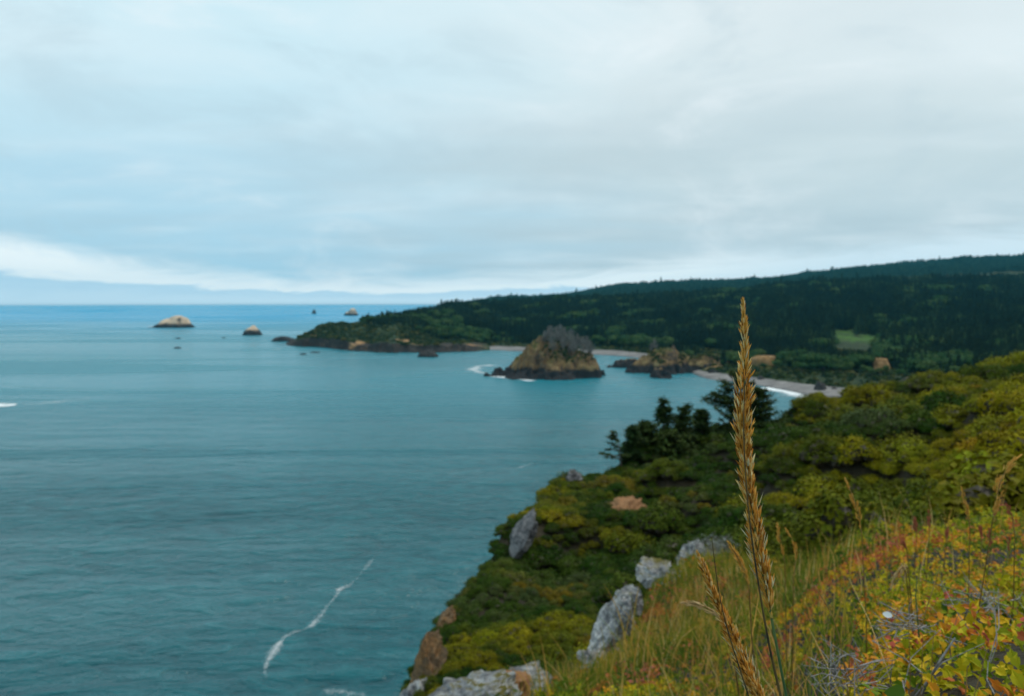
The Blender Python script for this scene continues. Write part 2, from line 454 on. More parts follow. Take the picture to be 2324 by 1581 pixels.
M['earth'] = m_rock('slope_soil', [(0.3, (0.012, 0.011, 0.006)), (0.5, (0.024, 0.020, 0.009)), (0.7, (0.045, 0.032, 0.014))], 0.6, bscale=0.2)
M['outcrop'] = m_rock('lichen_grey_rock', [(0.30, (0.035, 0.036, 0.040)), (0.42, (0.11, 0.112, 0.118)), (0.50, (0.30, 0.305, 0.31)), (0.59, (0.60, 0.60, 0.59)), (0.70, (0.24, 0.15, 0.08))], 1.8,
                      green=[((0.10, 0.085, 0.012), 0.80, 1.05, 1.0)], bscale=0.10)
M['dark_outcrop'] = m_rock('dark_grey_rock', [(0.30, (0.03, 0.03, 0.032)), (0.45, (0.085, 0.085, 0.09)), (0.56, (0.20, 0.20, 0.205)), (0.66, (0.34, 0.33, 0.32))], 0.9, bscale=0.2)  # plain darker grey for the cliff rock and the crag
M['brown_rock'] = m_rock('brown_cliff_rock', [(0.3, (0.05, 0.04, 0.035)), (0.45, (0.15, 0.095, 0.05)), (0.55, (0.28, 0.15, 0.06)), (0.68, (0.26, 0.24, 0.22))], 1.0, bscale=0.15)
M['red_soil'] = m_rock('bare_red_soil', [(0.3, (0.16, 0.085, 0.04)), (0.55, (0.30, 0.15, 0.065)), (0.75, (0.40, 0.24, 0.14))], 0.9, bscale=0.1)
M['stack'] = m_rock('guano_topped_rock', [(0.3, (0.025, 0.026, 0.028)), (0.55, (0.085, 0.075, 0.065)), (0.75, (0.20, 0.16, 0.12))], 0.035, wet=9, top=15, top_col=(0.62, 0.47, 0.33), top_lo=0.35, bscale=4)
M['dark_rock'] = m_rock('dark_wet_rock', [(0.3, (0.018, 0.018, 0.020)), (0.55, (0.05, 0.046, 0.044)), (0.75, (0.12, 0.09, 0.07))], 0.08, wet=3.0, bscale=2)
M['island'] = m_rock('island_rock', [(0.30, (0.022, 0.020, 0.018)), (0.43, (0.085, 0.060, 0.038)), (0.52, (0.21, 0.13, 0.055)), (0.62, (0.34, 0.25, 0.11)), (0.72, (0.23, 0.115, 0.05))], 0.06, wet=11,
                     green=[((0.075, 0.075, 0.014), 0.60, 0.85, 17), ((0.024, 0.036, 0.014), 0.9, 1.12, 20)], bscale=3)
M['headland'] = m_rock('headland_rock', [(0.30, (0.022, 0.020, 0.020)), (0.48, (0.085, 0.062, 0.04)), (0.6, (0.26, 0.155, 0.06)), (0.75, (0.34, 0.20, 0.09))], 0.03, wet=9,
                       green=[((0.030, 0.045, 0.014), 0.55, 0.80, 13)], bscale=3)


def m_hill():
    """forest floor and low scrub on the mainland; bare orange earth, rock and meadow come as attributes of the ground"""
    m, t, out = mat('hill_ground')
    tc = t.n.new('ShaderNodeTexCoord'); co = tc.outputs['Object']
    n1 = t.noise(co, 0.02, 6, 0.65, 0.5); n2 = t.noise(co, 0.12, 5, 0.65, 0.3)
    g = t.ramp(n2, [(0.3, (0.010, 0.022, 0.012)), (0.5, (0.022, 0.042, 0.016)), (0.7, (0.05, 0.062, 0.02))])
    rk = t.ramp(t.math('ADD', t.math('MULTIPLY', n1, 0.5), t.math('MULTIPLY', n2, 0.5)),
                [(0.35, (0.012, 0.012, 0.013)), (0.52, (0.040, 0.034, 0.030)), (0.66, (0.14, 0.10, 0.065))])
    ea = t.ramp(n2, [(0.3, (0.13, 0.08, 0.035)), (0.5, (0.30, 0.17, 0.07)), (0.7, (0.40, 0.27, 0.14))])
    def attr(nm):
        a = t.n.new('ShaderNodeAttribute'); a.attribute_name = nm; return a.outputs['Fac']
    col = t.mix(attr('rock'), g, rk)
    col = t.mix(attr('bare'), col, ea)
    col = t.mix(attr('meadow'), col, t.ramp(n2, [(0.3, (0.028, 0.085, 0.010)), (0.7, (0.060, 0.135, 0.014))]))
    t.l.new(principled(t, col, 0.9, 0.15, bump(t, n2, 0.8, 3)), out.inputs[0]); return m
M['hill'] = m_hill()

def m_sand():
    m, t, out = mat('beach_sand')
    tc = t.n.new('ShaderNodeTexCoord'); co = tc.outputs['Object']
    n = t.noise(t.mapping(co, (1, 2.5, 1)), 0.05, 6, 0.6, 0.4)
    sp = t.n.new('ShaderNodeSeparateXYZ'); t.l.new(co, sp.inputs[0])
    col = t.ramp(n, [(0.3, (0.09, 0.085, 0.085)), (0.5, (0.18, 0.172, 0.168)), (0.7, (0.27, 0.257, 0.245))])
    col = t.mix(t.sstep(sp.outputs[2], 0.3, 1.1), (0.10, 0.095, 0.095), col)
    t.l.new(principled(t, col, 0.9, 0.2), out.inputs[0]); return m
M['sand'] = m_sand()

def m_sea():
    m, t, out = mat('sea_water')
    tc = t.n.new('ShaderNodeTexCoord'); co = tc.outputs['Object']
    # swell running in from the left, chop on top, and wind slicks that change how rough the surface is
    sw = t.noise(t.mapping(co, (0.018, 0.050, 1), rot=(0, 0, R(-14))), 1.0, 3, 0.5, 0.6)
    ch = t.noise(t.mapping(co, (0.10, 0.19, 1), rot=(0, 0, R(-28))), 1.0, 4, 0.62, 0.7)
    ch2 = t.noise(t.mapping(co, (0.30, 0.55, 1), rot=(0, 0, R(12))), 1.0, 3, 0.6, 0.3)
    h = t.math('ADD', t.math('ADD', t.math('MULTIPLY', sw, 5.2), t.math('MULTIPLY', ch, 2.6)), t.math('MULTIPLY', ch2, 0.55))
    nrm = bump(t, h, 1.0, 1.0)
    slick = t.noise(t.mapping(co, (0.0011, 0.0055, 1), rot=(0, 0, R(-8))), 1.0, 4, 0.6, 0.8)
    big = t.noise(t.mapping(co, (0.0008, 0.0016, 1)), 1.0, 3, 0.6, 0.5)
    sp = t.n.new('ShaderNodeSeparateXYZ'); t.l.new(co, sp.inputs[0])
    off = t.sstep(t.math('MULTIPLY_ADD', t.math('SUBTRACT', big, 0.5), 600, sp.outputs[1]), 1100, 4200)     # deep blue water offshore
    col = t.mix(t.sstep(big, 0.35, 0.65), (0.0008, 0.074, 0.090), (0.0015, 0.102, 0.126))
    mixw = t.math('ADD', t.math('MULTIPLY', ch, 0.72), t.math('MULTIPLY', sw, 0.28))
    col = t.mix(t.math('MULTIPLY', t.sstep(mixw, 0.47, 0.66), 0.75), col, (0.006, 0.128, 0.148))     # lighter crests painted in for the contrast of wave reflections
    col = t.mix(t.math('MULTIPLY', t.sstep(mixw, 0.50, 0.34), 0.65), col, (0.0005, 0.040, 0.052))  # darker troughs painted in likewise, for the dull side of the waves
    col = t.mix(t.math('MULTIPLY', t.sstep(slick, 0.46, 0.60), 0.30), col, (0.02, 0.15, 0.17))
    shelf = t.sstep(t.math('MULTIPLY_ADD', t.math('SUBTRACT', big, 0.5), 200, sp.outputs[1]), 240, 850)    # paler water over the sandy floor of the bay
    col = t.mix(t.math('MULTIPLY', shelf, 0.62), col, (0.004, 0.225, 0.300))
    col = t.mix(off, col, (0.000, 0.270, 0.480))
    rough = t.math('MULTIPLY_ADD', t.sstep(slick, 0.40, 0.62), -0.11, 0.30)
    p = t.n.new('ShaderNodeBsdfPrincipled')
    t.l.new(col, p.inputs['Base Color']); t.l.new(rough, p.inputs['Roughness'])
    t.l.new(t.math('MULTIPLY_ADD', off, -0.27, t.math('MULTIPLY_ADD', shelf, 0.10, t.math('MULTIPLY_ADD', t.sstep(slick, 0.44, 0.58), 0.30, 0.19))), p.inputs['Specular IOR Level'])
    p.inputs['IOR'].default_value = 1.333
    t.l.new(nrm, p.inputs['Normal'])
    t.l.new(p.outputs[0], out.inputs[0]); return m
M['sea'] = m_sea()

def m_foam():
    m, t, out = mat('sea_foam')
    tc = t.n.new('ShaderNodeTexCoord'); co = tc.outputs['Object']
    at_ = t.n.new('ShaderNodeAttribute'); at_.attribute_name = 'cover'
    n = t.noise(co, 0.7, 6, 0.72, 1.2); n2 = t.noise(co, 0.06, 3, 0.6, 0.4)
    k = t.math('ADD', t.math('MULTIPLY', n, 1.7), t.math('MULTIPLY', n2, 1.0))
    k = t.math('ADD', k, t.math('MULTIPLY_ADD', at_.outputs['Fac'], 1.0, -1.98))
    a = t.math('MULTIPLY', t.sstep(k, -0.10, 0.75), t.sstep(at_.outputs['Fac'], 0.0, 0.25))
    d = principled(t, (0.80, 0.85, 0.87), 0.9, 0.2)
    tr = t.n.new('ShaderNodeBsdfTransparent'); mx = t.n.new('ShaderNodeMixShader')
    t.l.new(t.math('MULTIPLY', a, t.math('MULTIPLY_ADD', t.sstep(at_.outputs['Fac'], 0.85, 1.35), 0.42, 0.50)), mx.inputs[0]); t.l.new(tr.outputs[0], mx.inputs[1]); t.l.new(d, mx.inputs[2])
    t.l.new(mx.outputs[0], out.inputs[0]); return m
M['foam'] = m_foam()


# ------------------------------------------------------------------ sea
SEA_R = 13000.0
def build_sea():
    rings = np.concatenate([[0], np.geomspace(60, SEA_R, 40)]); n = 180
    V = [(0, 0, 0)]; F4 = []; F3 = []
    for r in rings[1:]:
        for k in range(n):
            a = 2 * math.pi * k / n; V.append((r * math.cos(a), r * math.sin(a), 0))
    for k in range(n): F3.append((0, 1 + k, 1 + (k + 1) % n))
    for i in range(len(rings) - 2):
        for k in range(n):
            k2 = (k + 1) % n; a = 1 + i * n
            F4.append((a + k, a + n + k, a + n + k2, a + k2))
    o = link('sea', mesh_np('sea', V, [F3, F4]), M['sea']); tag(o, kind='structure')
build_sea()


# ------------------------------------------------------------------ the near headland: a heightfield measured column by column
SKY_U = [(300, 16), (600, 18), (780, 21), (915, 24), (1000, 28), (1075, 33), (1130, 38), (1200, 44), (1280, 52), (1400, 62), (1520, 70), (1640, 75),
         (1780, 78), (1940, 80), (2080, 84), (2200, 88), (2324, 92), (2600, 98), (3100, 104)]
NEAR = {  # column -> (depth, row of the ground); last = where the ground turns away
 300: [(.5, 4200), (1.2, 3000), (3.5, 3400), (6, 4400), (9, 6000), (16, 9000)],
 700: [(.5, 3300), (1.2, 2500), (3.5, 2300), (6, 2350), (9, 2500), (13, 2900), (19, 4200)],
 850: [(.5, 3200), (1.2, 2400), (3.5, 2050), (6, 1950), (9, 1900), (13, 1950), (18, 1880), (22, 1760)],
 915: [(.5, 3200), (1.2, 2350), (3.5, 1990), (6, 1820), (8, 1740), (10, 1780), (13, 1800), (18, 1700), (24, 1570)],
 1000: [(.5, 3200), (1.2, 2280), (3.5, 1940), (6, 1740), (8, 1620), (10, 1660), (13, 1720), (18, 1620), (28, 1405)],
 1130: [(.5, 3100), (1.2, 2240), (3.5, 1880), (6, 1690), (8, 1570), (10, 1590), (13, 1670), (18, 1580), (26, 1425), (38, 1215)],
 1250: [(.5, 3100), (1.2, 2200), (3.5, 1830), (6, 1640), (9, 1545), (11, 1540), (15, 1620), (20, 1540), (28, 1395), (38, 1230), (49, 1095)],
 1400: [(.5, 3000), (1.2, 2150), (3.5, 1750), (6, 1610), (9, 1530), (12, 1475), (14, 1500), (18, 1570), (25, 1440), (35, 1275), (50, 1115), (62, 1040)],
 1520: [(.5, 2900), (1.2, 2100), (3.5, 1700), (6, 1560), (9, 1460), (12, 1375), (15, 1325), (20, 1400), (28, 1340), (38, 1225), (52, 1105), (70, 1025)],
 1650: [(.5, 2800), (1.2, 2000), (2, 1830), (3.5, 1660), (6, 1530), (9, 1430), (12, 1355), (15, 1315), (20, 1360), (28, 1270), (40, 1150), (55, 1060), (75, 985)],
 1800: [(.5, 2300), (1.2, 1870), (2, 1710), (3.5, 1540), (5, 1435), (7, 1380), (10, 1400), (15, 1370), (22, 1300), (32, 1205), (45, 1095), (60, 1015), (78, 955)],
 1950: [(.5, 1880), (.8, 1700), (1.2, 1590), (1.5, 1545), (2, 1490), (3, 1400), (4, 1315), (5, 1295), (7, 1340), (12, 1340), (20, 1265), (30, 1170), (45, 1055), (60, 985), (80, 925)],
 2150: [(.5, 1760), (.8, 1640), (1.0, 1520), (1.2, 1475), (1.6, 1480), (2.2, 1400), (3, 1310), (4, 1235), (5, 1250), (8, 1320), (12, 1290), (20, 1210), (30, 1110), (45, 1000), (65, 910), (86, 858)],
 2324: [(.5, 1740), (.8, 1600), (1.0, 1480), (1.2, 1425), (1.6, 1440), (2.2, 1360), (3, 1280), (4, 1228), (6, 1280), (10, 1270), (16, 1200), (25, 1110), (40, 1000), (60, 905), (92, 838)],
 3100: [(.5, 1740), (.8, 1580), (1.0, 1440), (1.2, 1380), (2, 1340), (4, 1210), (8, 1240), (16, 1160), (30, 1030), (60, 860), (104, 770)],
}
NQ = 240
def smooth_axis(A, sig, axis):
    r = int(sig * 3 + 1); k = np.exp(-0.5 * (np.arange(-r, r + 1) / sig) ** 2); k /= k.sum()
    A = np.pad(A, [(r, r) if a == axis else (0, 0) for a in range(A.ndim)], mode='edge')
    return np.apply_along_axis(lambda v: np.convolve(v, k, 'valid'), axis, A)
U_LO, U_HI, NU = u_of(300), u_of(3000), 330
us = np.linspace(U_LO, U_HI, NU)
_skx = np.array([u_of(a) for a, _ in SKY_U]); _skd = np.array([b for _, b in SKY_U], float)
dsky = smooth_axis(np.interp(us, _skx, _skd), 6, 0)
D0 = 0.5
qs = np.linspace(0, 1, NQ)
_cols = sorted(NEAR); _prof = []
for cx_ in _cols:
    pr = NEAR[cx_]; dl = np.log([p[0] for p in pr]); q = (dl - dl[0]) / (dl[-1] - dl[0])
    _prof.append(np.interp(qs, q, [tz(p[1]) for p in pr]))
_prof = np.array(_prof); _cu = np.array([u_of(c) for c in _cols])
T = np.stack([np.interp(us, _cu, _prof[:, j]) for j in range(NQ)], 1)          # slope of sight line to the ground
T = smooth_axis(smooth_axis(T, 5, 0), 4, 1)
def near_dsky(u): return np.interp(u, us, dsky)
def near_z(x, y):
    x = np.asarray(x, float); y = np.asarray(y, float)
    u = x / y; ds = near_dsky(u)
    q = np.clip(np.log(np.maximum(y, D0) / D0) / np.log(ds / D0), 0, 1)
    fu = np.clip((u - U_LO) / (U_HI - U_LO), 0, 1) * (NU - 1); fq = q * (NQ - 1)
    iu = np.minimum(fu.astype(int), NU - 2); iq = np.minimum(fq.astype(int), NQ - 2)
    a, b = fu - iu, fq - iq
    t_ = (T[iu, iq] * (1 - a) + T[iu + 1, iq] * a) * (1 - b) + (T[iu, iq + 1] * (1 - a) + T[iu + 1, iq + 1] * a) * b
    ye = np.minimum(y, ds)
    z = CAM_H + t_ * ye
    amp = np.clip(ye / 40, 0.004, 1)
    z = z + amp * np.interp(u, [0.0, 0.12, 0.3], [0.7, 1.0, 1.6]) * fbm(x * 0.20, y * 0.20, seed=3, oct=3)
    over = np.maximum(y - ds, 0)
    z = z - over * 0.25 - over ** 1.5 * 0.35
    return np.maximum(z, -2.5)
def build_near():
    nd1, nd2 = 300, 40
    dd = np.concatenate([qs[:: 1]])
    V = []
    s = np.concatenate([np.linspace(0, 1, nd1), 1 + np.linspace(0.004, 1.0, nd2) ** 1.6 * 0.9])
    ds = dsky[:, None]
    y = np.where(s[None, :] <= 1, D0 * (ds / D0) ** np.minimum(s[None, :], 1), ds * s[None, :])
    x = us[:, None] * y
    z = near_z(x, y)
    V = np.stack([x, y, z], 2).reshape(-1, 3)
    me = mesh_np('headland_ground', V, grid_faces(NU, nd1 + nd2), True)
    o = link('headland_ground', me, M['earth']); tag(o, kind='structure')
build_near()


# ------------------------------------------------------------------ the mainland across the bay
FAR = {  # column -> nodes (depth, row or None, z or None, height of the trees that stand on it)
 600: [(1600, None, -2.5, 0), (1700, None, -2.5, 0), (1800, None, -2.5, 0), (1900, None, -2.5, 0)],
 655: [(1605, None, -2.5, 0), (1640, None, -2.5, 0), (1700, None, -2.5, 0), (1800, None, -2.5, 0)],
 674: [(1600, None, -2.5, 0), (1616, None, 13, 0), (1680, 764, None, 0), (1700, 762, None, 0), (1760, None, -2.5, 0)],
 700: [(1570, None, -2.5, 0), (1586, None, 14, 0), (1650, 756, None, 0), (1720, 752, None, 0), (1800, None, -2.5, 0)],
 730: [(1530, None, -2.5, 0), (1546, None, 13, 0), (1590, 764, None, 0), (1670, 741, None, 0), (1740, 742, None, 0), (1850, None, -2.5, 0)],
 790: [(1470, None, -2.5, 0), (1486, None, 14, 0), (1540, 768, None, 0), (1650, 740, None, 0), (1750, 737, None, 0), (1900, None, -2.5, 0)],
 830: [(1440, None, -2.5, 0), (1456, None, 14, 0), (1520, 768, None, 0), (1650, 738, None, 0), (1780, 727, None, 12), (1950, None, -2.5, 0)],
 870: [(1425, None, -2.5, 0), (1441, None, 15, 0), (1500, 772, None, 0), (1620, 738, None, 0), (1800, 703, None, 16), (1950, None, 30, 0), (2150, None, -2.5, 0)],
 970: [(1390, None, -2.5, 0), (1405, None, 14, 0), (1450, 774, None, 0), (1580, 742, None, 5), (1800, 702, None, 18), (2100, 695, None, 20), (2500, None, -2.5, 0)],
 1060: [(1410, None, -2.5, 0), (1425, None, 12, 0), (1470, 776, None, 0), (1600, 752, None, 6), (1800, 720, None, 18), (2150, 689, None, 20), (2700, None, 40, 0), (4500, 690, None, 15), (5200, None, 0, 0)],
 1110: [(1480, None, -2.5, 0), (1500, None, 2, 0), (1540, None, 4, 0), (1575, None, 9, 0), (1700, 757, None, 14), (2000, 718, None, 20), (2400, 686, None, 23), (3000, None, 50, 0), (4500, 675, None, 18), (5300, None, 40, 0)],
 1250: [(1390, None, -2.5, 0), (1410, None, 2, 0), (1450, None, 4, 0), (1490, None, 9, 0), (1680, 752, None, 18), (2000, 712, None, 22), (2400, 680, None, 23), (3000, None, 60, 0), (4500, 668, None, 18), (5300, None, 60, 0)],
 1400: [(1300, None, -2.5, 0), (1318, None, 2, 0), (1365, None, 4, 0), (1405, None, 9, 0), (1600, 757, None, 18), (2000, 706, None, 22), (2400, 678, None, 23), (3000, None, 80, 0), (4500, 645, None, 18), (5300, None, 120, 0)],
 1480: [(1230, None, -2.5, 0), (1248, None, 2, 0), (1290, None, 4, 0), (1330, None, 9, 0), (1550, 757, None, 18), (1950, 706, None, 22), (2400, 676, None, 23), (3000, None, 90, 0), (4500, 638, None, 18), (5300, None, 150, 0)],
 1600: [(965, None, -2.5, 0), (985, None, 2, 0), (1020, None, 4, 0), (1055, None, 10, 0), (1300, 775, None, 18), (1800, 712, None, 22), (2250, 673, None, 23), (3000, None, 100, 0), (4500, 634, None, 18), (5300, None, 170, 0)],
 1735: [(812, None, -2.5, 0), (828, None, 1.6, 0), (862, None, 4.8, 0), (892, None, 10, 0), (1000, 812, None, 8), (1180, 775, None, 16), (1650, 706, None, 22), (2100, 664, None, 23), (2900, None, 125, 0), (4500, 631, None, 18), (5300, None, 190, 0)],
 1850: [(722, None, -2.5, 0), (738, None, 1.6, 0), (788, None, 4.8, 0), (826, None, 10, 0), (1000, 800, None, 12), (1150, 772, None, 16), (1600, 705, None, 22), (2050, 657, None, 23), (2900, None, 140, 0), (4400, 616, None, 18), (5300, None, 240, 0)],
 1960: [(650, None, -2.5, 0), (664, None, 1.6, 0), (712, None, 4.8, 0), (750, None, 12, 0), (950, 792, None, 14), (1130, 768, None, 16), (1550, 706, None, 22), (2000, 657, None, 23), (2900, None, 150, 0), (4300, 602, None, 18), (5300, None, 280, 0)],
 2150: [(520, None, -2.5, 0), (535, None, 8, 0), (640, None, 22, 0), (760, 835, None, 10), (950, 790, None, 16), (1400, 712, None, 22), (1950, 661, None, 23), (2800, None, 160, 0), (4300, 588, None, 18), (5300, None, 320, 0)],
 2324: [(450, None, -2.5, 0), (465, None, 20, 0), (640, None, 32, 0), (750, 830, None, 12), (950, 778, None, 16), (1400, 712, None, 22), (1900, 665, None, 23), (2800, None, 170, 0), (4300, 575, None, 18), (5300, None, 340, 0)],
 3000: [(450, None, -2.5, 0), (465, None, 20, 0), (640, None, 40, 0), (750, 800, None, 12), (950, 760, None, 16), (1400, 700, None, 22), (1900, 655, None, 23), (2800, None, 190, 0), (4300, 555, None, 18), (5300, None, 380, 0)],
}
SHORE_ROW = [(600, 785), (655, 785), (674, 787), (700, 788), (730, 790), (790, 797), (830, 799), (870, 801), (970, 802), (1060, 799), (1110, 796), (1250, 802), (1400, 809), (1480, 818),
             (1600, 862), (1735, 880), (1850, 904), (1960, 915)]
_old = {c: FAR[c][0][0] for c in FAR}
DSHIFT = {c: _old[c] - CAM_H / -tz(r_) for c, r_ in SHORE_ROW}
for c in (2150, 2324, 3000): DSHIFT[c] = 0.0
for c in FAR: FAR[c] = [(n[0] - DSHIFT[c], *n[1:]) for n in FAR[c]]
def shore_shift(c): return float(np.interp(c, sorted(DSHIFT), [DSHIFT[k] for k in sorted(DSHIFT)]))
FU_LO, FU_HI, FNU, FNQ = u_of(620), u_of(2900), 460, 230
fus = np.linspace(FU_LO, FU_HI, FNU); fqs = np.linspace(0, 1, FNQ)
_fc = sorted(FAR)
_fcu = np.array([u_of(c) for c in _fc])
_f0 = np.array([FAR[c][0][0] for c in _fc], float); _f1 = np.array([FAR[c][-1][0] for c in _fc], float)
fd0 = smooth_axis(np.interp(fus, _fcu, _f0), 2, 0); fd1 = np.interp(fus, _fcu, _f1)
# profiles on a shared depth axis: each column is read as z at absolute distance beyond its own shore
_rel = np.concatenate([np.linspace(0, 60, 40)[:-1], np.geomspace(60, 5400, FNQ - 39)])
_fz = []
for c in _fc:
    nd = FAR[c]
    d = np.array([n[0] for n in nd], float)
    z = np.array([(CAM_H + tz(n[1]) * n[0] if n[1] is not None else n[2]) - n[3] for n in nd])
    _fz.append(np.interp(_rel, d - d[0], z))
_fz = np.array(_fz)
FZ = np.stack([np.interp(fus, _fcu, _fz[:, j]) for j in range(FNQ)], 1)
FZ = smooth_axis(FZ, 3, 0)
FZ[:, 70:] = smooth_axis(FZ, 3, 1)[:, 70:]
FD = fd0[:, None] + _rel[None, :]
_jag = np.clip(1 - _rel / 400, 0, 1)[None, :] * (10 * fbm(fus * 60, fus * 0, seed=21, oct=4))[:, None] * np.clip((u_of(1110) - fus) * 40, 0.12, 1)[:, None]
FD = FD + _jag
FX = fus[:, None] * FD
_hn = fbm(FX * 0.006, FD * 0.006, seed=31, oct=4)
FZ = FZ + np.clip((FZ - 4) / 30, 0, 1) * (_hn * 5.0 + np.where(fus < u_of(1100), 4.5, 2.0)[:, None] * fbm(FX * 0.03, FD * 0.03, seed=35, oct=4))
# ravines that run down the cliffs of the far headland
_cl = np.clip((u_of(1100) - fus) * 30, 0, 1)[:, None] * np.clip((FZ - 2) / 8, 0, 1) * np.clip((60 - FZ) / 30, 0, 1)
FZ = FZ - _cl * 7 * np.clip(fbm(FX * 0.02, FD * 0.004, seed=41, oct=3), -0.2, 1)
def far_row(X, Y, Z): return 1581 / 2 - 0  # (unused)
gz_u = np.gradient(FZ, axis=0) / np.maximum(np.abs(np.gradient(FX, axis=0)), 0.5); gz_v = np.gradient(FZ, axis=1) / np.maximum(np.abs(np.gradient(FD, axis=1)), 0.5)
FSL = np.sqrt(gz_u ** 2 + gz_v ** 2)
# where there is bare orange earth / meadow / beach, as ground areas in metres
def area(cx_, cd, rx, rd):
    cd = cd - shore_shift(cx_)
    if cx_ < 1100: rx, rd = rx * 0.62, rd * 0.8
    x0 = u_of(cx_) * cd
    w = 0.55 * fbm(FX * 0.07, FD * 0.07, seed=int(cx_), oct=3)
    return np.clip(1.6 - 1.6 * (np.sqrt(((FX - x0) / rx) ** 2 + ((FD - cd) / rd) ** 2) + w), 0, 1)
BLUFF = np.maximum(np.maximum(area(1738, 960, 11, 26), 0.8 * area(1724, 935, 9, 14)), 0.7 * area(2012, 790, 9, 16))
FZ = FZ + 12 * np.clip(BLUFF * 1.6, 0, 1) ** 0.7
BARE = np.clip(BLUFF * 1.8, 0, 1)
for cx_, cd, rx, rd in [(712, 1600, 22, 25), (815, 1495, 14, 22), (812, 1475, 20, 12), (858, 1462, 26, 12), (905, 1462, 24, 14), (925, 1480, 10, 28), (950, 1430, 40, 8), (1070, 1450, 14, 14), (1088, 1480, 16, 10),
                        (1737, 985, 12, 30), (1722, 950, 18, 14), (1752, 935, 10, 12), (2016, 800, 14, 22), (1975, 790, 22, 8), (1690, 985, 22, 8), (1640, 1010, 30, 8), (2105, 680, 14, 10)]:
    BARE = np.maximum(BARE, area(cx_, cd, rx, rd))
MEADOW = np.maximum(np.maximum(area(1945, 1290, 58, 100), area(1148, 1700, 40, 40) * 0.6), area(1880, 1180, 14, 30) * 0.4)
SAND_U = np.clip((fus - u_of(1105)) * 200, 0, 1)[:, None] * np.clip((u_of(1990) - fus) * 100, 0, 1)[:, None]
SAND = (FZ < 4.3 + 0.5 * _hn) * SAND_U
ROCK = np.clip((FSL - 0.55) * 3, 0, 1) * np.clip((26 - FZ) / 8, 0, 1)
ROCK = np.maximum(ROCK, np.clip((11 + 3 * _hn - FZ) / 3, 0, 1) * np.clip((u_of(1110) - fus) * 60, 0, 1)[:, None]) * (1 - (SAND > 0.5))
HEADP = np.clip((u_of(1060) - fus) * 60, 0, 1)[:, None]
def build_far():
    V = np.stack([FX, FD, FZ], 2).reshape(-1, 3)
    F = grid_faces(FNU, FNQ)
    sand_f = (SAND.ravel()[F].mean(1) > 0.5)
    at_ = lambda ix: {'rock': ('POINT', 'FLOAT', ROCK.ravel()[ix]), 'bare': ('POINT', 'FLOAT', BARE.ravel()[ix]), 'meadow': ('POINT', 'FLOAT', MEADOW.ravel()[ix])}
    for nm, msk, mt in (('forest_hills', ~sand_f, M['hill']), ('beach', sand_f, M['sand'])):
        f = F[msk]; ix, inv = np.unique(f.ravel(), return_inverse=True)
        o = link(nm, mesh_np(nm, V[ix], inv.reshape(f.shape), True, at_(ix)), mt); tag(o, kind='structure')
build_far()
def far_lookup(A, x, y):
    u = np.asarray(x) / np.asarray(y)
    fu = np.clip((u - FU_LO) / (FU_HI - FU_LO), 0, 1) * (FNU - 1); iu = np.minimum(fu.astype(int), FNU - 2); a = fu - iu
    r = 0
    rel = np.asarray(y) - np.interp(u, fus, fd0)
    jr = np.interp(rel, _rel, np.arange(FNQ)); j = np.clip(jr.astype(int), 0, FNQ - 2); b = np.clip(jr - j, 0, 1)
    return (A[iu, j] * (1 - a) + A[iu + 1, j] * a) * (1 - b) + (A[iu, j + 1] * (1 - a) + A[iu + 1, j + 1] * a) * b


# ------------------------------------------------------------------ sea stacks and the island: domes of rock built from measured humps
def hump_mesh(name, humps, res, rough=0.18, seed=0, zmin=-2.0, nscale=0.05):
    """humps: (x, y, rx, ry, height, power, angle) in metres; the surface is the highest hump, broken up by noise"""
    x0 = min(h[0] - 1.25 * max(h[2], h[3]) for h in humps); x1 = max(h[0] + 1.25 * max(h[2], h[3]) for h in humps)
    y0 = min(h[1] - 1.25 * max(h[2], h[3]) for h in humps); y1 = max(h[1] + 1.25 * max(h[2], h[3]) for h in humps)
    nx = max(12, int((x1 - x0) / res)); ny = max(12, int((y1 - y0) / res))
    X, Y = np.meshgrid(np.linspace(x0, x1, nx), np.linspace(y0, y1, ny), indexing='ij')
    wx = 0.12 * max(h[2] for h in humps)
    Xw = X + wx * fbm(X * nscale * 1.3, Y * nscale * 1.3, seed=seed + 5, oct=4); Yw = Y + wx * fbm(X * nscale * 1.3, Y * nscale * 1.3, seed=seed + 9, oct=4)
    Z = np.full_like(X, -9.0)
    for hx, hy, rx, ry, hh, pw, an in humps:
        c, s = math.cos(an), math.sin(an)
        a = ((Xw - hx) * c + (Yw - hy) * s) / rx; b = (-(Xw - hx) * s + (Yw - hy) * c) / ry
        r = np.sqrt(a * a + b * b)
        z = hh * (1 - np.clip(r, 0, 3) ** pw)
        Z = np.maximum(Z, z)
    hmax = max(h[4] for h in humps)
    rid = 1 - np.abs(fbm(X * nscale, Y * nscale, seed=seed, oct=5)) * 1.4
    Z = Z + (rid - 0.6) * rough * hmax * np.clip((Z + 2) / (0.3 * hmax), 0, 1)
    Z = np.maximum(Z, zmin - 1)
    F = grid_faces(nx, ny)
    keep = (Z.ravel()[F] > zmin).any(1)
    F = F[keep][:, ::-1] if False else F[keep]
    ix, inv = np.unique(F.ravel(), return_inverse=True)
    V = np.stack([X, Y, Z], 2).reshape(-1, 3)[ix]
    cx_, cy_ = float(np.mean([h[0] for h in humps])), float(np.mean([h[1] for h in humps]))
    return mesh_np(name, V - np.array([cx_, cy_, 0]), inv.reshape(F.shape), True), (cx_, cy_), (X, Y, Z)
def mpd(d): return K / FPX * d          # metres per photo unit at depth d
def hump(xd, d, wd, ry, top_row=None, h=None, pw=2.2, an=0.0):
    x = u_of(xd) * d
    hh = h if h is not None else CAM_H + tz(top_row) * d
    return (x, d, wd * mpd(d), ry, hh, pw, an)
STACKZ = {}
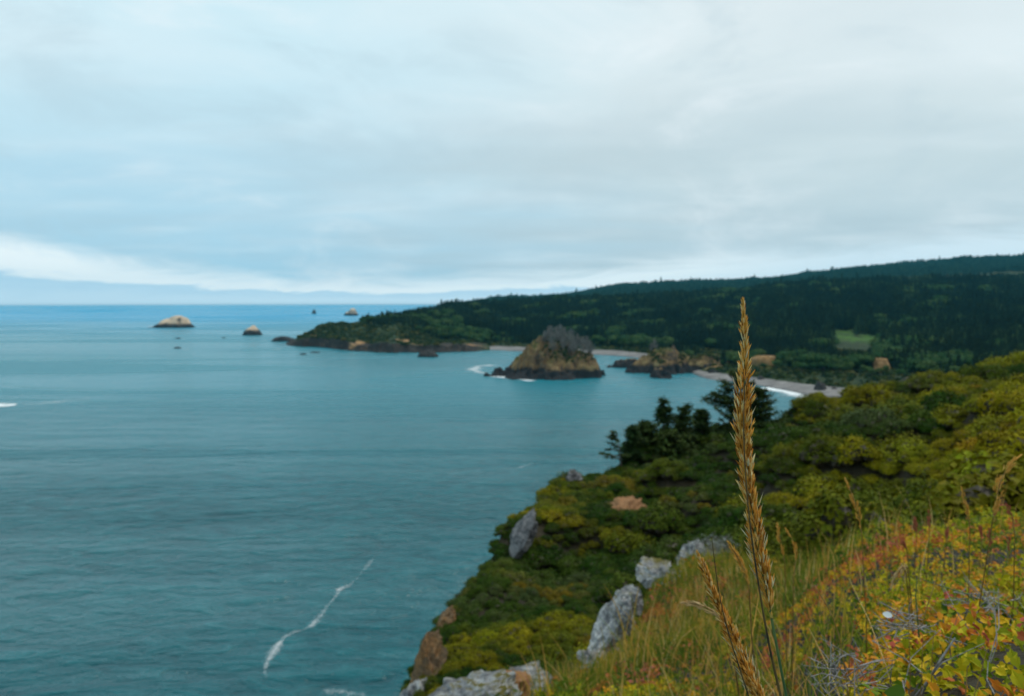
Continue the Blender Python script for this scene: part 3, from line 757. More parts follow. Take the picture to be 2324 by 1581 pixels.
def stack(name, label, humps, res, material, cat='sea stack', group=None, rough=0.18, seed=0, nscale=0.05):
    me, c, g = hump_mesh(name, humps, res, rough, seed, nscale=nscale)
    o = link(name, me, material); o.location = (c[0], c[1], 0)
    tag(o, label, cat, group); STACKZ[name + label[:12]] = g
    return o, g
stack('sea_stack', 'large pale topped sea stack, leftmost rock far out on open water',
      [hump(394, 2425, 44, 40, 724, pw=4.0), hump(406, 2425, 26, 36, 717, pw=5.0), hump(368, 2405, 26, 22, 732, pw=2.6), hump(350, 2395, 14, 12, h=5, pw=2)], 4.0, M['stack'], rough=0.10, seed=3, nscale=0.03)
stack('sea_stack', 'rounded dark sea stack with a tan cap between the pale stack and the headland tip',
      [hump(572, 1908, 23, 24, 744, pw=2.6), hump(574, 1908, 13, 16, 739, pw=2.2)], 2.0, M['stack'], rough=0.10, seed=8, nscale=0.06)
stack('reef_rock', 'low flat black rock lying just off the headland tip',
      [hump(641, 1620, 25, 12, h=10, pw=3.0), hump(660, 1612, 14, 9, h=7, pw=2.6)], 1.5, M['dark_rock'], 'rock', rough=0.2, seed=12, nscale=0.08)
stack('reef_rock', 'dark rock with a white streak standing before the headland cliffs',
      [hump(972, 1180, 22, 11, h=10, pw=1.7), hump(980, 1183, 10, 8, h=14, pw=1.5), hump(958, 1177, 10, 6, h=7, pw=2)], 1.0, M['dark_rock'], 'rock', rough=0.22, seed=14, nscale=0.12)
stack('sea_stack', 'small hazy brown sea stack near the horizon left of the forest ridge',
      [hump(800, 4230, 12, 28, h=44, pw=1.6), hump(790, 4230, 11, 20, h=20, pw=2)], 6.0, M['stack'], rough=0.2, seed=16, nscale=0.02)
stack('sea_stack', 'tiny faint dark sea stack near the horizon left of the brown one',
      [hump(713, 4750, 6, 15, h=28, pw=1.6)], 5.0, M['dark_rock'], rough=0.2, seed=18, nscale=0.03)
for k, (xd, yd, w, h, lab) in enumerate([(404, 769, 8, 2.2, 'upper of two tiny rocks awash below the pale sea stack'), (402, 791, 10, 2.4, 'lower of two tiny rocks awash below the pale sea stack'),
                                          (508, 768, 4, 2.2, 'tiny dark rock awash to the left of the rounded dark stack'),
                                          (688, 805, 9, 2.0, 'small black rock awash below the headland tip'),
                                          (715, 801, 14, 1.8, 'low dark reef beside the foot of the headland tip')]):
    p = sea_at(xd, yd)
    stack('awash_rock', lab, [(p.x, p.y, w * mpd(p.y), 6, h, 2.0, 0.0)], 1.0, M['dark_rock'], 'rock', 'rocks awash in the bay', rough=0.3, seed=30 + k, nscale=0.15)

# the island with the grey trees
ISL_D = 888
isl, ISL = stack('rocky_island', 'steep rocky island with golden slopes and grey bare trees on top',
    [hump(1256, ISL_D, 78, 44, 800, pw=2.8), hump(1224, ISL_D, 50, 28, 769, pw=2.0), hump(1264, ISL_D + 4, 58, 30, 781, pw=3.0), hump(1314, ISL_D, 44, 36, 800, pw=3.2),
     hump(1192, ISL_D + 2, 50, 28, h=20, pw=1.9), hump(1345, ISL_D, 26, 26, h=13, pw=1.8), hump(1166, ISL_D - 4, 22, 13, h=13, pw=1.5), hump(1140, ISL_D - 2, 34, 13, h=7.5, pw=1.6), hump(1238, ISL_D - 30, 95, 20, h=8, pw=1.8)],
    1.0, M['island'], 'island', rough=0.24, seed=51, nscale=0.075)
# the rocky point to its right
pt, PTG = stack('rocky_point', 'jagged rocky point with orange peaks and green shrubs right of the island',
    [hump(1434, 996, 54, 14, h=9, pw=2.0, an=-0.15), hump(1470, 938, 48, 30, h=14, pw=1.8, an=-0.4), hump(1502, 868, 24, 16, h=9.5, pw=1.8), hump(1515, 940, 78, 38, h=26, pw=2.2),
     hump(1526, 946, 20, 12, 780, pw=1.5), hump(1494, 940, 26, 20, 800, pw=1.6), hump(1545, 956, 46, 32, 806, pw=2.4), hump(1600, 940, 70, 28, h=20, pw=2.0), hump(1660, 945, 60, 24, h=13, pw=2.2), hump(1630, 878, 20, 8, h=7, pw=1.6)],
    1.1, M['island'], 'rocky point', rough=0.22, seed=57, nscale=0.08)
for k, (xd, d, w, h, lab) in enumerate([(1865, 722, 15, 9.5, 'pointed dark rock standing on the grey beach'), (1925, 690, 15, 4, 'cluster of dark boulders at the right end of the beach'),
                                        (1728, 812, 9, 4, 'small dark boulder at the left end of the long beach'), (1897, 722, 16, 2.2, 'flat brown boulders at the back of the beach')]):
    x = u_of(xd) * d
    stack('beach_rock', lab, [(x, d, w * mpd(d), 7, h + 3, 1.3 if k == 0 else 1.8, 0.0), (x + 3, d, w * mpd(d) * 0.6, 5, h * 0.6 + 3, 1.8, 0.0)], 0.6, M['dark_rock'], 'rock', 'rocks on the beach', rough=0.25, seed=70 + k, nscale=0.2)


# ------------------------------------------------------------------ plant builders
def rand_dirs(n, g=rng):
    v = g.normal(size=(n, 3)); return v / np.linalg.norm(v, axis=1, keepdims=True)
def quads(P, Nrm, size, aspect=1.6, g=rng):
    """n leaf faces (bent rhombs) at P facing Nrm"""
    n = len(P); Nrm = Nrm / np.maximum(np.linalg.norm(Nrm, axis=1, keepdims=True), 1e-6)
    a = np.cross(Nrm, rand_dirs(n, g)); a /= np.maximum(np.linalg.norm(a, axis=1, keepdims=True), 1e-6)
    b = np.cross(Nrm, a); s = np.asarray(size)[:, None] * 0.5
    V = np.stack([P - a * s * aspect, P + b * s + Nrm * s * 0.25, P + a * s * aspect, P - b * s + Nrm * s * 0.25], 1).reshape(-1, 3)
    F = np.arange(n * 4).reshape(n, 4)
    return V, F
def quad_mesh(name, P, Nrm, size, aspect=1.6, rnd=None):
    V, F = quads(P, Nrm, size, aspect)
    return mesh_np(name, V, F, False, {'rnd': ('FACE', 'FLOAT', rng.random(len(F)) if rnd is None else rnd)})
def ico(sub=1):
    import bmesh
    bm = bmesh.new(); bmesh.ops.create_icosphere(bm, subdivisions=sub, radius=1)
    V = np.array([v.co[:] for v in bm.verts]); F = np.array([[v.index for v in f.verts] for f in bm.faces]); bm.free()
    return V, F
ICO1, ICO2, ICO3, ICO4, ICO5 = ico(1), ico(2), ico(3), ico(4), ico(5)

def shrub_meshes(k, n=2600, leaf=0.058):
    """a unit shrub: dome of leafy lumps (radius 1, height ~0.9) and its woody core"""
    g = np.random.default_rng(100 + k)
    nb = 15 + k
    az = g.random(nb) * 2 * np.pi; ph = np.arccos(1 - g.random(nb) * 0.95)
    rr = 0.45 + 0.25 * g.random(nb)
    C = np.stack([np.sin(ph) * np.cos(az) * rr, np.sin(ph) * np.sin(az) * rr, np.cos(ph) * rr * (0.7 + 0.35 * g.random(nb)) + 0.08], 1)
    br = 0.24 + 0.18 * g.random(nb)
    ib = g.integers(0, nb, n)
    d = rand_dirs(n, g); d[:, 2] = np.abs(d[:, 2]) * 0.9 + d[:, 2] * 0.1
    P = C[ib] + d * (br[ib] * (0.70 + 0.42 * g.random(n) ** 1.5 + 0.22 * (g.random(n) < 0.07)))[:, None]
    P[:, 2] = np.maximum(P[:, 2], 0.0)
    Nn = d + 0.55 * rand_dirs(n, g) + np.array([0, 0, 0.35])
    bl = g.random(nb)
    V, F = quads(P, Nn, leaf * (0.6 + 0.9 * g.random(n)), 1.5, g)
    fol = mesh_np('shrub_foliage', V, F, False, {'rnd': ('FACE', 'FLOAT', np.clip(0.55 * bl[ib] + 0.45 * g.random(n), 0, 0.999))})
    core = Poly()
    for i in range(nb):
        V0, F0 = ICO1; core.add(C[i] * 0.92 + V0 * br[i] * 0.66 * np.array([1, 1, 0.9]), F0)
    for i in range(9):
        a = g.random() * 6.28; core.tube([(0, 0, -0.15), (math.cos(a) * 0.25, math.sin(a) * 0.25, 0.25), tuple(C[i % nb] * 1.02)], [0.035, 0.025, 0.012], 4)
    return fol, core.mesh('shrub_branches')
SHRUB = []
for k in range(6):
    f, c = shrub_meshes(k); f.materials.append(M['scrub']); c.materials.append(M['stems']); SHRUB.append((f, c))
# the same shrub as one mesh, for the part of the scrub that nobody could count
def joined_shrub(k):
    f, c = SHRUB[k]
    vf = np.empty(len(f.vertices) * 3, np.float32); f.vertices.foreach_get('co', vf); vc = np.empty(len(c.vertices) * 3, np.float32); c.vertices.foreach_get('co', vc)
    Ff = np.array([p.vertices[:] for p in f.polygons]); Fc3 = np.array([p.vertices[:] for p in c.polygons if len(p.vertices) == 3]); Fc4 = np.array([p.vertices[:] for p in c.polygons if len(p.vertices) == 4])
    off = len(f.vertices)
    rf = np.empty(len(f.polygons), np.float32); f.attributes['rnd'].data.foreach_get('value', rf)
    me = mesh_np('scrub_clump', np.concatenate([vf.reshape(-1, 3), vc.reshape(-1, 3)]), [Ff, Fc4 + off, Fc3 + off], False,
                 {'rnd': ('FACE', 'FLOAT', np.concatenate([rf, np.zeros(len(Fc4) + len(Fc3))]))},
                 np.concatenate([np.zeros(len(Ff)), np.ones(len(Fc4) + len(Fc3))]))
    return proto('scrub_clump', me, M['scrub'], M['stems'])
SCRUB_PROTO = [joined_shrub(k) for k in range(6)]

def conifer_proto(k):
    """forest conifer, unit height: drooping ragged whorls round a thin trunk"""
    g = np.random.default_rng(300 + k); pl = Poly()
    pl.tube([(0, 0, 0), (0, 0, 0.5), (0, 0, 0.98)], [0.014, 0.010, 0.003], 4)
    nl = 11; wid = 0.16 + 0.05 * g.random()
    for i in range(nl):
        h = 0.16 + 0.80 * i / (nl - 1); r = wid * (1.0 - (h - 0.1)) ** 0.75 * (0.75 + 0.5 * g.random()) + 0.012
        m_ = 8 if i < 8 else 6; a0 = g.random() * 6.28
        V = [(g.normal() * 0.006, g.normal() * 0.006, h + 0.075)]
        for q in range(m_ * 2):
            a = a0 + math.pi * q / m_; rad = r * ((0.75 + 0.55 * g.random()) if q % 2 == 0 else 0.34)
            V.append((math.cos(a) * rad, math.sin(a) * rad, h - (0.045 if q % 2 == 0 else 0.0) * (0.4 + g.random())))
        F = [(0, 1 + q, 1 + (q + 1) % (2 * m_)) for q in range(2 * m_)]
        pl.add(V, F)
    return proto('conifer', pl.mesh('conifer'), M['conifer'])
CONIFER = [conifer_proto(k) for k in range(5)]
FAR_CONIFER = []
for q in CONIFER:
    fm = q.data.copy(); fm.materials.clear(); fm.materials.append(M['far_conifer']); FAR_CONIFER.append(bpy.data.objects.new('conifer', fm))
def broadleaf_proto(k):
    g = np.random.default_rng(400 + k); nb = 12
    C = np.stack([g.normal(0, 0.12, nb), g.normal(0, 0.12, nb), 0.42 + 0.36 * g.random(nb)], 1); br = 0.13 + 0.09 * g.random(nb)
    n = 420; ib = g.integers(0, nb, n); d = rand_dirs(n, g)
    P = C[ib] + d * (br[ib] * (0.8 + 0.3 * g.random(n)))[:, None]
    V, F = quads(P, d + 0.4 * rand_dirs(n, g), 0.09 * (0.6 + 0.8 * g.random(n)), 1.3, g)
    fol = mesh_np('broadleaf_crown', V, F, False, {'rnd': ('FACE', 'FLOAT', 0.6 * g.random(nb)[ib] + 0.39 * g.random(n))})
    fol.materials.append(M['broadleaf'])
    tr = Poly(); tr.tube([(0, 0, -0.05), (0.01, 0, 0.3), (0, 0.02, 0.6)], [0.03, 0.022, 0.01], 5)
    for i in range(5): tr.tube([(0, 0.01, 0.3), tuple(C[i])], [0.014, 0.006], 4)
    t_ = tr.mesh('broadleaf_trunk'); t_.materials.append(M['bark'])
    return fol, t_
BROAD = [broadleaf_proto(k) for k in range(4)]

BROAD_PROTO = proto('broadleaf', BROAD[0][0].copy())

# ------------------------------------------------------------------ far forest
def build_forest():
    g = np.random.default_rng(5)
    def sample(n, u0, u1, d0, d1):
        u = u0 + (u1 - u0) * g.random(n); d = np.sqrt(d0 ** 2 + (d1 ** 2 - d0 ** 2) * g.random(n)); return u * d, d
    x, y = sample(64000, u_of(820), u_of(2420), 600, 2520)
    z = far_lookup(FZ, x, y); bare = far_lookup(BARE, x, y); mea = far_lookup(MEADOW, x, y); slope = far_lookup(FSL, x, y)
    xd = x / y * FPX / K + 1162
    rel = y - np.interp(x / y, fus, fd0)
    head = xd < 1085
    lim = np.where(head, np.interp(xd, [820, 870, 970, 1060, 1085], [310, 215, 170, 130, 100]), np.interp(xd, [1085, 1120, 1600, 1735, 1850, 2000, 2200], [95, 90, 120, 190, 210, 220, 220]))
    nz = fbm(x * 0.012, y * 0.012, seed=77, oct=3)
    keep = (z > 8) & (bare < 0.15) & (mea < 0.12) & (rel > lim * (0.8 + 0.35 * nz))
    keep &= ~((np.abs(xd - 1945) < 52) & (y > 930) & (y < 1330))        # gap in front of the meadow
    x, y, z, xd, rel = x[keep], y[keep], z[keep], xd[keep], rel[keep]
    n = len(x)
    h = np.interp(rel, [60, 500, 1200], [13, 20, 24]) * (0.62 + 0.75 * g.random(n)) * (1 + 0.3 * fbm(x * 0.02, y * 0.02, seed=78, oct=2)); h[xd < 1000] *= 0.8
    lone = g.random(n) < 0.012; h[lone] *= 1.25
    order = np.argsort(-(h / y)); 
    # the 150 that show largest stand as single trees
    first = order[:150]; rest = order[150:]
    for j, i in enumerate(first):
        pr = CONIFER[j % 5]; o = bpy.data.objects.new('conifer_tree', pr.data); COL.objects.link(o)
        o.location = (x[i], y[i], z[i] - 0.5); o.scale = (h[i] * 1.15, h[i] * 1.15, h[i]); o.rotation_euler = (0, 0, g.random() * 6.28)
        tag(o, 'dark conifer at the front of the forest ' + ('above the right end of the long beach' if xd[i] > 1960 else 'over the middle of the long beach' if xd[i] > 1780 else 'behind the rocky point' if xd[i] > 1420 else 'behind the island'), 'tree', 'conifers along the front edge of the forest')
    x2, y2 = sample(30000, u_of(1050), u_of(2420), 2950, 4650)
    z2 = far_lookup(FZ, x2, y2); h2 = 17 * (0.7 + 0.6 * g.random(len(x2)))
    k2 = z2 > 20
    N_ = len(rest); rot = np.zeros((N_, 3)); rot[:, 2] = g.random(N_) * 6.28
    o = scatter('forest', np.stack([x[rest], y[rest], z[rest] - 0.6], 1), CONIFER + [BROAD_PROTO], h[rest] * 1.15, rot, np.where(fbm(x[rest] * 0.014, y[rest] * 0.014, seed=83, oct=3) + 0.5 * g.random(N_) > np.interp(rel[rest], [100, 350, 700], [0.50, 0.85, 1.25]), 5, g.integers(0, 5, N_)), zscale=1 / 1.15)
    tag(o, 'dark conifer forest covering the lower hills behind the bay', 'forest')
    x2, y2, z2, h2 = x2[k2], y2[k2], z2[k2], h2[k2] * (1 + 0.45 * fbm(x2[k2] * 0.010, y2[k2] * 0.010, seed=79, oct=3)); N_ = len(x2)
    tall = g.random(N_) < 0.01; h2[tall] *= 1.5
    rot = np.zeros((N_, 3)); rot[:, 2] = g.random(N_) * 6.28
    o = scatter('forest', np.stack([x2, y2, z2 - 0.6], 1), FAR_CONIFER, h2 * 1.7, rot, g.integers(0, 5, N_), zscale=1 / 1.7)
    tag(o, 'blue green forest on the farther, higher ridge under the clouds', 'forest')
    # scrub on the open slopes of the headland and over the rocks
    xs, ys = sample(52000, u_of(676), u_of(2350), 600, 1800)
    zs = far_lookup(FZ, xs, ys); xds = xs / ys * FPX / K + 1162; rels = ys - np.interp(xs / ys, fus, fd0)
    rk = far_lookup(ROCK, xs, ys); br = far_lookup(BARE, xs, ys); me_ = far_lookup(MEADOW, xs, ys)
    kk = (zs > np.where(xds > 1110, 4.8, 9)) & (rk < 0.35) & (br < 0.25) & (me_ < 0.3) & (rels < 450)
    xs, ys, zs = xs[kk], ys[kk], zs[kk]; n = len(xs)
    rot = np.zeros((n, 3)); rot[:, 2] = g.random(n) * 6.28
    o = scatter('far_scrub', np.stack([xs, ys, zs - 0.4], 1), [proto('bush', BROAD_LOW, )], 1.5 + 3.4 * g.random(n) ** 2.5, rot, np.zeros(n))
    tag(o, 'low green scrub over the open slopes of the far headland', 'scrub')
    # pale green broadleaf trees above the beach, one by one
    spots = []
    tries = 0
    bands = [(1700, 2010, 0.0, 1.0, 46), (1085, 1215, 0, 1, 14), (2010, 2200, 0, 1, 14), (1560, 1700, 0, 1, 8)]
    for x0, x1, _, _, cnt in bands:
        c = 0
        while c < cnt and tries < 6000:
            tries += 1
            xd_ = x0 + (x1 - x0) * g.random()
            s0 = float(np.interp(u_of(xd_), fus, fd0)); d_ = s0 + (95 if x0 == 1085 else 95) + 190 * g.random() ** 1.3
            px_ = u_of(xd_) * d_
            if far_lookup(BARE, px_, d_) > 0.1 or far_lookup(FZ, px_, d_) < 9: continue
            if abs(xd_ - 1945) < 36 and d_ > 1050: continue
            if any((px_ - a) ** 2 + (d_ - b) ** 2 < 9 ** 2 for a, b in spots): continue
            spots.append((px_, d_)); c += 1
            f, t_ = BROAD[len(spots) % 4]; s = 8 + 8 * g.random()
            o = bpy.data.objects.new('broadleaf_tree', f); COL.objects.link(o)
            o.location = (px_, d_, float(far_lookup(FZ, px_, d_)) - 0.3); o.scale = (s, s, s * 0.85); o.rotation_euler = (0, 0, g.random() * 6.28)
            tag(o, 'rounded mid green broadleaf tree ' + {1700: 'on the slope just above the long grey beach', 1085: 'by the far beach left of the island', 2010: 'above the right end of the beach over the yellow shrubs', 1560: 'between rocky point and dark forest'}[x0], 'tree', 'broadleaf trees on the slope above the beach')
            o2 = bpy.data.objects.new('trunk', t_); COL.objects.link(o2); o2.parent = o
def low_bush():
    g = np.random.default_rng(55); n = 70
    d = rand_dirs(n, g); d[:, 2] = np.abs(d[:, 2]); P = d * np.array([1, 1, 0.8]) * (0.7 + 0.35 * g.random((n, 1)))
    V, F = quads(P, d + 0.3 * rand_dirs(n, g), 0.55 * (0.7 + 0.6 * g.random(n)), 1.2, g)
    me = mesh_np('bush', V, F, False, {'rnd': ('FACE', 'FLOAT', g.random(n))}); me.materials.append(M['far_scrub']); return me
M['far_scrub'] = m_foliage('far_scrub_leaves', [(0, (0.014, 0.032, 0.012)), (0.5, (0.028, 0.052, 0.014)), (0.8, (0.055, 0.070, 0.018)), (1, (0.10, 0.090, 0.022))], transl=0.1)
BROAD_LOW = low_bush()
build_forest()

# grey bare trees on the island
def dead_tree(name, label, x, y, z, h, seed, group=None):
    g = random.Random(seed); tr = Poly(); br = Poly()
    lean = Vector((g.uniform(-.06, .06), g.uniform(-.06, .06), 1))
    tr.tube([Vector((0, 0, -1)), lean * h * 0.5, lean * h], [0.32 * h / 20, 0.2 * h / 20, 0.05], 6)
    for i in range(78):
        s = g.uniform(0.22, 0.98) ; b0 = lean * h * s; a = g.uniform(0, 6.28); L = h * (0.30 * (1.05 - s) + 0.05) * g.uniform(0.6, 1.3)
        dr = Vector((math.cos(a), math.sin(a), g.uniform(0.15, 0.9)))
        b1 = b0 + dr * L * 0.55; b2 = b1 + (dr + Vector((0, 0, 0.6))) * L * 0.45
        br.tube([b0, b1, b2], [0.17, 0.13, 0.06], 3)
        for q in range(4):
            c0 = b0.lerp(b2, g.uniform(0.3, 1)); a2 = g.uniform(0, 6.28)
            br.tube([c0, c0 + Vector((math.cos(a2) * .6, math.sin(a2) * .6, g.uniform(0.3, 1.0))) * L * 0.4], [0.11, 0.05], 3)
    o = empty(name, (x, y, z))
    link('trunk', tr.mesh('trunk'), M['dead_wood'], o); link('branches', br.mesh('branches'), M['dead_wood'], o)
    tag(o, label, 'tree', group); return o
def gz(G, x, y):
    X, Y, Z = G; xs = X[:, 0]; ys = Y[0]
    i = int(np.clip(np.interp(x, xs, np.arange(len(xs))), 0, len(xs) - 1)); j = int(np.clip(np.interp(y, ys, np.arange(len(ys))), 0, len(ys) - 1))
    return float(Z[i, j])
ORD = ['first', 'second', 'third', 'fourth', 'fifth', 'sixth', 'seventh', 'eighth', 'ninth', 'tenth', 'eleventh', 'twelfth', 'thirteenth', 'fourteenth', 'fifteenth', 'sixteenth', 'seventeenth', 'eighteenth']
ISLT = [1226, 1236, 1243, 1252, 1262, 1272, 1283, 1292, 1300, 1312, 1322, 1332, 1340, 1256, 1280, 1302, 1244, 1268]
for k, (xd, top, dd) in enumerate([(1226, 768, 4), (1236, 752, -2), (1243, 742, 6), (1252, 738, 0), (1262, 742, 8), (1272, 737, -3), (1283, 742, 4), (1292, 745, -4), (1300, 752, 6), (1312, 758, 0),
                                    (1322, 764, -4), (1332, 762, 4), (1340, 772, -2), (1256, 758, -14), (1280, 764, -16), (1302, 772, -16), (1244, 765, 12), (1268, 755, 16)]):
    y = ISL_D + dd; x = u_of(xd) * y; z = gz(ISL, x, y)
    h = max(8.0, CAM_H + tz(top) * y - z)
    dead_tree('bare_tree', 'bare grey tree on the rocky island, %s from the left in the stand' % ORD[sorted(ISLT).index(xd)], x, y, z - 0.5, h, 900 + k, 'bare trees on top of the rocky island')
y = 948; x = u_of(1487) * y
dead_tree('bare_tree', 'single pale grey leafless tree on the rocky point beside the orange peak', x, y, gz(PTG, x, y) - 0.5, 17, 950)
x = u_of(1478) * y
dead_tree('bare_tree', 'smaller pale leafless tree leaning left of the single one on the rocky point', x, y, gz(PTG, x, y) - 0.5, 11, 951)
def stack_bushes(name, label, G, cx0, cx1, d0, d1, zlo, zhi, n, seed, smin, smax, mask=None):
    g = np.random.default_rng(seed); P = []
    for _ in range(n * 6):
        xd = cx0 + (cx1 - cx0) * g.random(); d = d0 + (d1 - d0) * g.random(); x = u_of(xd) * d; z = gz(G, x, d)
        if zlo < z < zhi and (mask is None or mask(xd, d, z)): P.append((x, d, z - 0.3))
        if len(P) >= n: break
    P = np.array(P); m_ = len(P); rot = np.zeros((m_, 3)); rot[:, 2] = g.random(m_) * 6.28
    o = scatter(name, P, [proto('bush', BROAD_LOW)], smin + (smax - smin) * g.random(m_), rot, np.zeros(m_)); tag(o, label, 'bushes')
stack_bushes('island_bushes', 'dark bushes under the grey trees on the island top', ISL, 1232, 1345, ISL_D - 34, ISL_D + 30, 17, 45, 420, 61, 0.9, 2.3, lambda xd, d, z: z > 21 or xd > 1262)
stack_bushes('point_bushes', 'green bushes over the rocky point', PTG, 1480, 1690, 905, 985, 12.0, 28, 420, 62, 0.9, 2.4, lambda xd, d, z: abs(xd - 1526) > 15)

# ------------------------------------------------------------------ foam on the water
def foam(label, pts, widths, cover=1.0, name='sea_foam', z=0.12):
    """pts: photo points that lie on the water; widths in metres on the water"""
    W = [sea_at(*p) for p in pts]
    n = 90; tt = np.linspace(0, len(W) - 1, n)
    cx_ = np.interp(tt, range(len(W)), [w.x for w in W]); cy_ = np.interp(tt, range(len(W)), [w.y for w in W]); wd = np.interp(tt, range(len(W)), widths)
    tx = np.gradient(cx_); ty = np.gradient(cy_); L = np.hypot(tx, ty) + 1e-6
    nx, ny = -ty / L, tx / L
    m_ = 9; s = np.linspace(-1, 1, m_)
    wob = 1 + 0.45 * fbm(tt * 2.6, tt * 0 + widths[0], seed=int(abs(cx_[0])) % 97, oct=3)
    X = cx_[:, None] + nx[:, None] * s[None, :] * (wd * wob)[:, None] * 1.3; Y = cy_[:, None] + ny[:, None] * s[None, :] * (wd * wob)[:, None] * 1.3
    endf = np.clip(np.minimum(tt, tt[-1] - tt) / (0.12 * tt[-1] + 1e-6), 0, 1)
    cov = cover * (np.exp(-3.2 * s[None, :] ** 2) - 0.04) * endf[:, None] ** 0.6
    V = np.stack([X, Y, np.full_like(X, z)], 2).reshape(-1, 3)
    o = link(name, mesh_np(name, V, grid_faces(n, m_), True, {'cover': ('POINT', 'FLOAT', cov.ravel())}), M['foam'])
    tag(o, label, 'foam', kind='stuff'); return o
foam('long winding thread of foam trailing across the near water', [(874, 1232), (858, 1254), (840, 1278), (822, 1300), (806, 1318), (790, 1330), (772, 1340), (760, 1358), (744, 1376), (728, 1398), (710, 1420), (690, 1430), (668, 1436), (648, 1446), (632, 1462), (622, 1480), (608, 1502), (600, 1528), (612, 1548), (628, 1574)],
     [0.8, 1.4, 1.8, 1.2, 0.9, 1.6, 2.4, 0.9, 1.2, 2.6, 2.2, 1.2, 1.6, 1.4, 2.0, 2.4, 2.0, 1.0, 1.2, 1.0], 0.92)
foam('small bright patch near the upper end of the foam thread', [(782, 1333), (772, 1338), (764, 1343)], [1.6, 2.2, 1.4], 1.1)
foam('loose bright patch in the middle of the foam thread', [(734, 1392), (720, 1408), (700, 1428)], [1.6, 2.6, 1.6], 1.05)
foam('brightest patch at the near end of the foam thread', [(640, 1452), (628, 1470), (618, 1486), (606, 1504)], [1.2, 2.0, 2.2, 1.4], 1.15)
foam('white wave crest at the left edge of the water', [(-60, 921), (0, 921), (42, 920)], [20, 26, 14], 1.6)
foam('thin pale crest running right of the left edge wave', [(40, 920), (90, 916), (140, 912), (240, 900)], [7, 13, 10, 6], 0.95)
foam('foam ringing the left rocks of the island', [(1115, 848), (1090, 846), (1072, 840), (1085, 832), (1140, 828)], [14, 18, 20, 18, 10], 1.15)
foam('white wash along the front of the island', [(1108, 852), (1150, 858), (1180, 861), (1215, 867)], [10, 13, 15, 11], 1.4)
foam('pale ripples between island and rocky point', [(1378, 838), (1405, 828), (1415, 815)], [9, 14, 8], 0.62)
foam('surf breaking along the long grey beach', [(1736, 879), (1770, 884), (1810, 891), (1860, 899), (1905, 907)], [26, 26, 30, 38, 30], 2.0)
foam('second line of surf nearest the shrubs', [(1835, 893), (1870, 901), (1905, 908), (1935, 911)], [16, 26, 22, 14], 1.75)
foam('wash at the edge of the small beach', [(1520, 861), (1560, 858), (1600, 862), (1645, 866)], [4, 5, 5, 4], 0.80)
foam('white splash left of the pale sea stack', [(334, 742), (345, 742), (358, 743)], [22, 40, 14], 1.2)
foam('small splash below the rounded dark stack', [(572, 771), (583, 771)], [14, 10], 0.9)
foam('small whitecap left of the flat reef', [(594, 774), (606, 774)], [18, 16], 1.2)
foam('small whitecap before the headland tip', [(618, 793), (638, 793)], [16, 12], 1.2)
foam('whitecap beside the rocks awash', [(404, 771), (424, 770)], [12, 10], 1.0)
foam('whitecap by the lower rock awash', [(404, 793), (432, 792)], [12, 9], 0.95)
foam('splash where headland cliffs step back', [(765, 791), (800, 796)], [20, 16], 1.5)
foam('faint streak off the cliff edge', [(1150, 1075), (1180, 1062), (1220, 1050)], [4, 5, 3], 0.68)
foam('wash round the foot of the near cliff', [(720, 1572), (760, 1568), (800, 1575), (840, 1580)], [3, 3.5, 3, 2.5], 0.85)


# ------------------------------------------------------------------ scrub on the near slope
ROCKS = [  # label, col, row of centre, depth, half width (m), half height (m), half depth, material, seed, lean
 ('pale grey outcrop at the bottom of the picture beside the cliff edge', 1062, 1592, 8.0, 0.52, 0.34, 0.5, 'outcrop', 1, -0.35),
 ('low grey rock ledge right of the outcrop at the bottom', 1192, 1560, 8.4, 0.42, 0.20, 0.4, 'outcrop', 2, 0.1),
 ('tall grey rock face standing left of the grassy knoll', 1386, 1446, 12.2, 0.36, 0.70, 0.5, 'outcrop', 3, 0.6),
 ('broken upper tip of the tall grey rock face', 1428, 1366, 12.6, 0.26, 0.32, 0.3, 'outcrop', 13, 0.5),
 ('small grey rock in the grass at the foot of the tall grey face', 1352, 1512, 11.6, 0.24, 0.22, 0.3, 'outcrop', 14, 0.2),
 ('pale grey boulder crowning the left end of the grassy knoll', 1482, 1306, 16.0, 0.48, 0.32, 0.5, 'outcrop', 4, 0.2),
 ('small white rock below the pale boulder on the knoll', 1522, 1316, 15.2, 0.34, 0.22, 0.3, 'outcrop', 5, 0.0),
 ('grey rock beneath the ashen bush behind the knoll', 1572, 1274, 18.0, 0.42, 0.58, 0.5, 'outcrop', 6, 0.3),
 ('grey cliff rock jutting from the shrubs over the sea', 1184, 1226, 36.5, 0.55, 1.4, 1.2, 'dark_outcrop', 7, 0.5),
 ('small grey crag high on the skyline over the sea', 1300, 1094, 51.0, 0.6, 0.9, 0.9, 'dark_outcrop', 8, 0.5),
 ('brown cliff rock at the lower left edge of the slope', 962, 1575, 22.5, 0.45, 1.5, 0.8, 'brown_rock', 9, 0.4),
 ('narrow grey rock at the very foot of the slope', 930, 1600, 21.0, 0.34, 0.7, 0.5, 'outcrop', 10, 0.3),
 ('small orange rock face on the slope edge above the brown cliff', 1012, 1412, 27.5, 0.36, 0.75, 0.6, 'brown_rock', 11, 0.45),
]
BARES = [('bare reddish earth scar among the shrubs of the slope', 1415, 1188, 42.0, 1.7, 0.9, 2.0, 21), ('patch of orange earth between the grey outcrops at the bottom', 1136, 1582, 8.1, 0.36, 0.18, 0.4, 22)]
